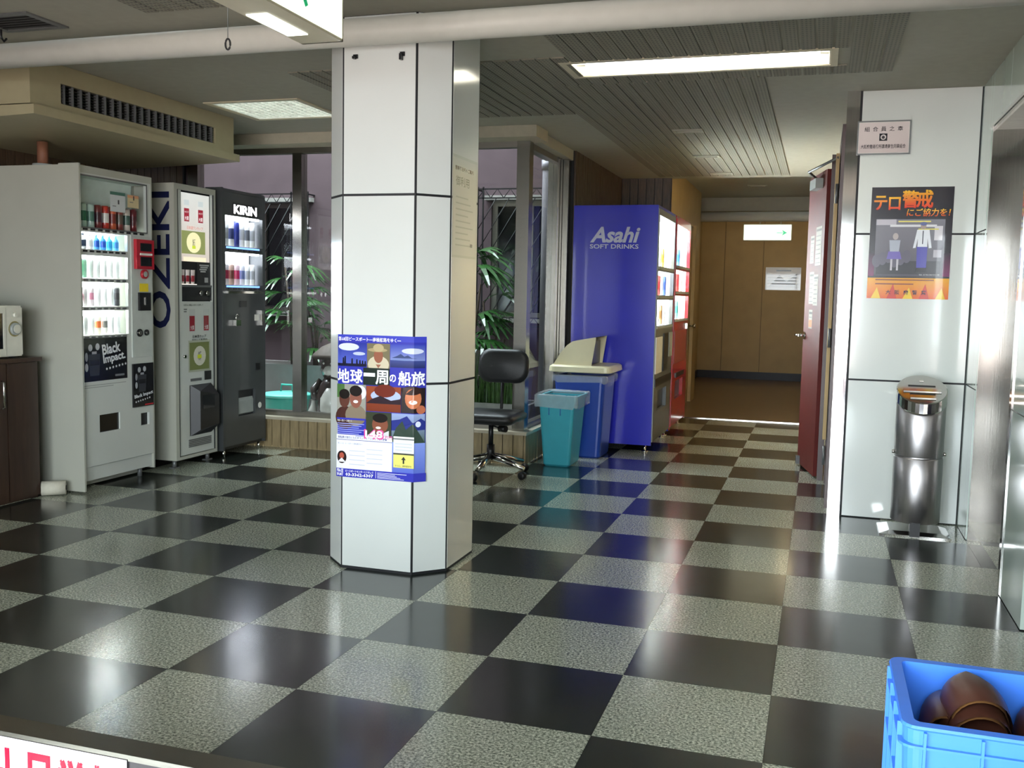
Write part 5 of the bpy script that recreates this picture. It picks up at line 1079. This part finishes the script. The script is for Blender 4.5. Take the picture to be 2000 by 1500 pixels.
ob('planter_shell', plate('z', -4.7, 5.2, -3.62, 5.6, .03, .52, [(-4.67, 5.23, -3.65, 5.57)]), mat('planter_white', (160, 156, 154), .7), v); ob('soil', box(-4.67, 5.23, .03, -3.65, 5.57, .47), STEM, v)
v = root('planter_box', (-2.15, 5.15, .03), 'low concrete planter with grass below the right courtyard window', 'planter')
ob('planter_shell', plate('z', -2.75, 4.95, -1.66, 5.35, .03, .30, [(-2.72, 4.98, -1.69, 5.32)]), CONC, v); ob('soil', box(-2.72, 4.98, .03, -1.69, 5.32, .27), STEM, v)
def frond(bm, base, d, L, n=9, spread=1.9):
    d = Vector(d).normalized(); up_ = Vector((0, 0, 1)); side = d.cross(up_).normalized()
    for k in range(n):
        a = (k / (n - 1) - .5) * spread; v = (d * math.cos(a) + side * math.sin(a)).normalized(); w = side * math.cos(a) - d * math.sin(a)
        prev = None
        for s in range(5):
            q = s / 4; pos = Vector(base) + v * L * q + Vector((0, 0, -.55 * L * q * q - .02)); wd = .016 * math.sin(PI * (.15 + .8 * q)) * (L / .3) + .002
            cur = (bm.verts.new(pos - w * wd + Vector((0, 0, .004))), bm.verts.new(pos + w * wd + Vector((0, 0, .004))))
            if prev: bm.faces.new((prev[0], prev[1], cur[1], cur[0]))
            prev = cur
def palm(x, y, z, h, leaves, lab, seed, L=.3, grp='palms in the courtyard'):
    rnd = random.Random(seed); v = root('lady_palm', (x, y, z), lab, 'plant', grp)
    stems = []
    for k in range(3):
        a = rnd.uniform(0, 6.28); e = Vector((x + .10 * math.cos(a), y + .05 * math.sin(a), z + h * (1 - .18 * k))); stems.append(e)
        ob('stem', path_tube([(x + .03 * math.cos(a), y + .02 * math.sin(a), z), (x + .05 * math.cos(a), y + .03 * math.sin(a), z + h * .4), e], [.012, .010, .008], 6), STEM, v)
    for k in range(leaves):
        e = stems[k % 3]; q = rnd.uniform(.35, 1.0); bz = z + (e.z - z) * q; a = rnd.uniform(0, 6.28); el = rnd.uniform(.0, .7)
        b = Vector((x + (e.x - x) * q, y + (e.y - y) * q, bz)); d = Vector((math.cos(a), math.sin(a) * .8, el)); tip = b + d.normalized() * .14
        lf = ob('leaf', path_tube([b, (b + tip) / 2 + Vector((0, 0, .01)), tip], .003, 5), LEAF, v)
        bm = BM(); frond(bm, tip, d, L * rnd.uniform(.75, 1.1), rnd.choice((7, 8, 9))); ob('frond', bm, LEAF, lf, recalc=False)
palm(-3.98, 5.32, .47, 1.12, 16, 'fan-leaved palm beside the charcoal machine, seen through the window', 3, .28)
palm(-3.80, 5.40, .47, .55, 9, 'short fan-leaved palm left of the statue in the courtyard', 5, .26)
palm(-2.20, 5.05, .27, 1.55, 22, 'tall fan-leaved palm right of the pillar, seen through the window', 11, .34)
palm(-2.05, 5.22, .27, .85, 10, 'shorter dark palm right of the pillar, below the bright fronds', 17, .28)
palm(-2.95, 5.3, .03, 2.15, 9, 'palm hidden mostly behind the pillar with a frond at top left', 23, .34)
def grass_clump(x0, x1, y0, y1, z, h, n, lab, seed):
    rnd = random.Random(seed); bm = BM()
    for _ in range(n):
        x, y = rnd.uniform(x0, x1), rnd.uniform(y0, y1); a = rnd.uniform(0, 6.28); hh = h * rnd.uniform(.5, 1.1); bend = rnd.uniform(.05, .16); prev = None
        for s in range(4):
            q = s / 3; px = x + math.cos(a) * bend * q * q; py = y + math.sin(a) * bend * q * q; w = .004 * (1 - q * .85)
            cur = (bm.verts.new((px - w * math.sin(a), py + w * math.cos(a), z + hh * (q - .25 * q * q * (bend > .1)))), bm.verts.new((px + w * math.sin(a), py - w * math.cos(a), z + hh * (q - .25 * q * q * (bend > .1)))))
            if prev: bm.faces.new((prev[0], prev[1], cur[1], cur[0]))
            prev = cur
    ob('grass_clump', bm, GRASS, None, (x0, y0, z), label=lab, cat='grass', kind='stuff', recalc=False)
grass_clump(-2.62, -1.82, 5.0, 5.3, .27, .52, 900, 'long green grass growing in the low planter', 4)
# teal tub
v = root('storage_tub', (-3.82, 4.90, .03), 'round teal plastic tub with lid and handle outside the window', 'tub')
ob('tub_foot', lathe(BM(), [(.14, 0), (.15, .002), (.15, .024), (.14, .024)], (-3.82, 4.9, .03), 32), TEAL, v); ob('tub_body', lathe(BM(), [(.15, 0), (.16, .01), (.195, .20), (.20, .22), (.19, .222), (.155, .02)], (-3.82, 4.9, .052), 32), TEAL, v)
ob('tub_lid', lathe(BM(), [(.205, .218), (.212, .222), (.212, .238), (.19, .248), (.10, .258), (.0001, .26)], (-3.82, 4.9, .052), 32), mat('teal_light', (110, 206, 190), .35), v)
ob('handle', path_tube([(-3.88, 4.9, .305), (-3.87, 4.9, .37), (-3.77, 4.9, .37), (-3.76, 4.9, .305)], .009, 8), TEAL, v); ob('latch', box(-3.62, 4.88, .255, -3.60, 4.92, .29, .004), TEAL, v)
# raccoon dog statue
sx_, sy_, sz_ = -3.32, 4.80, .03
v = root('raccoon_dog_statue', (sx_, sy_, sz_), 'ceramic raccoon dog statue with straw hat and white belly, by the pillar', 'statue')
c = (sx_, sy_, sz_)
ob('body', lathe(BM(), [(.0001, 0), (.09, 0), (.13, .05), (.15, .16), (.145, .28), (.11, .38), (.07, .44), (.0001, .45)], c, 24), CERD, v)
ob('belly', lathe(BM(), [(.0001, .06), (.07, .08), (.105, .17), (.10, .27), (.06, .35), (.0001, .37)], (sx_ + .02, sy_ - .065, sz_), 20), CERW, v)
ob('head', lathe(BM(), [(.0001, .42), (.07, .43), (.10, .50), (.09, .57), (.05, .62), (.0001, .63)], (sx_, sy_ - .02, sz_), 20), CERD, v)
ob('muzzle', lathe(BM(), [(.0001, .455), (.04, .465), (.05, .50), (.03, .53), (.0001, .54)], (sx_ + .01, sy_ - .10, sz_), 16), CERW, v)
ob('straw_hat', lathe(BM(), [(.19, .60), (.17, .63), (.10, .69), (.03, .72), (.0001, .725), (.0001, .70), (.18, .59)], (sx_, sy_ + .01, sz_), 28), mat('hat_brown', (78, 66, 58), .7), v)
ob('sake_flask', lathe(BM(), [(.0001, .10), (.04, .10), (.045, .15), (.02, .20), (.012, .25), (.018, .26), (.0001, .26)], (sx_ - .15, sy_ - .07, sz_), 16), CERW, v)
for s in (-1, 1): ob('arm', path_tube([(sx_ + s * .10, sy_ - .02, sz_ + .40), (sx_ + s * .15, sy_ - .07, sz_ + .33), (sx_ + s * .13, sy_ - .10, sz_ + .25)], [.035, .03, .025], 10), CERD, v); ob('ear', lathe(BM(), [(.03, .0), (.02, .03), (.0001, .045)], (sx_ + s * .07, sy_ - .02, sz_ + .585), 12), CERD, v)
for s in (-1, 1): ob('foot', lathe(BM(), [(.0001, 0), (.05, 0), (.055, .02), (.03, .045), (.0001, .05)], (sx_ + s * .07, sy_ - .11, sz_), 14), CERD, v); ob('eye', lathe(BM(), [(.0001, -.012), (.012, 0), (.0001, .012)], (sx_ + s * .035, sy_ - .105, sz_ + .555), 10), CERW, v)
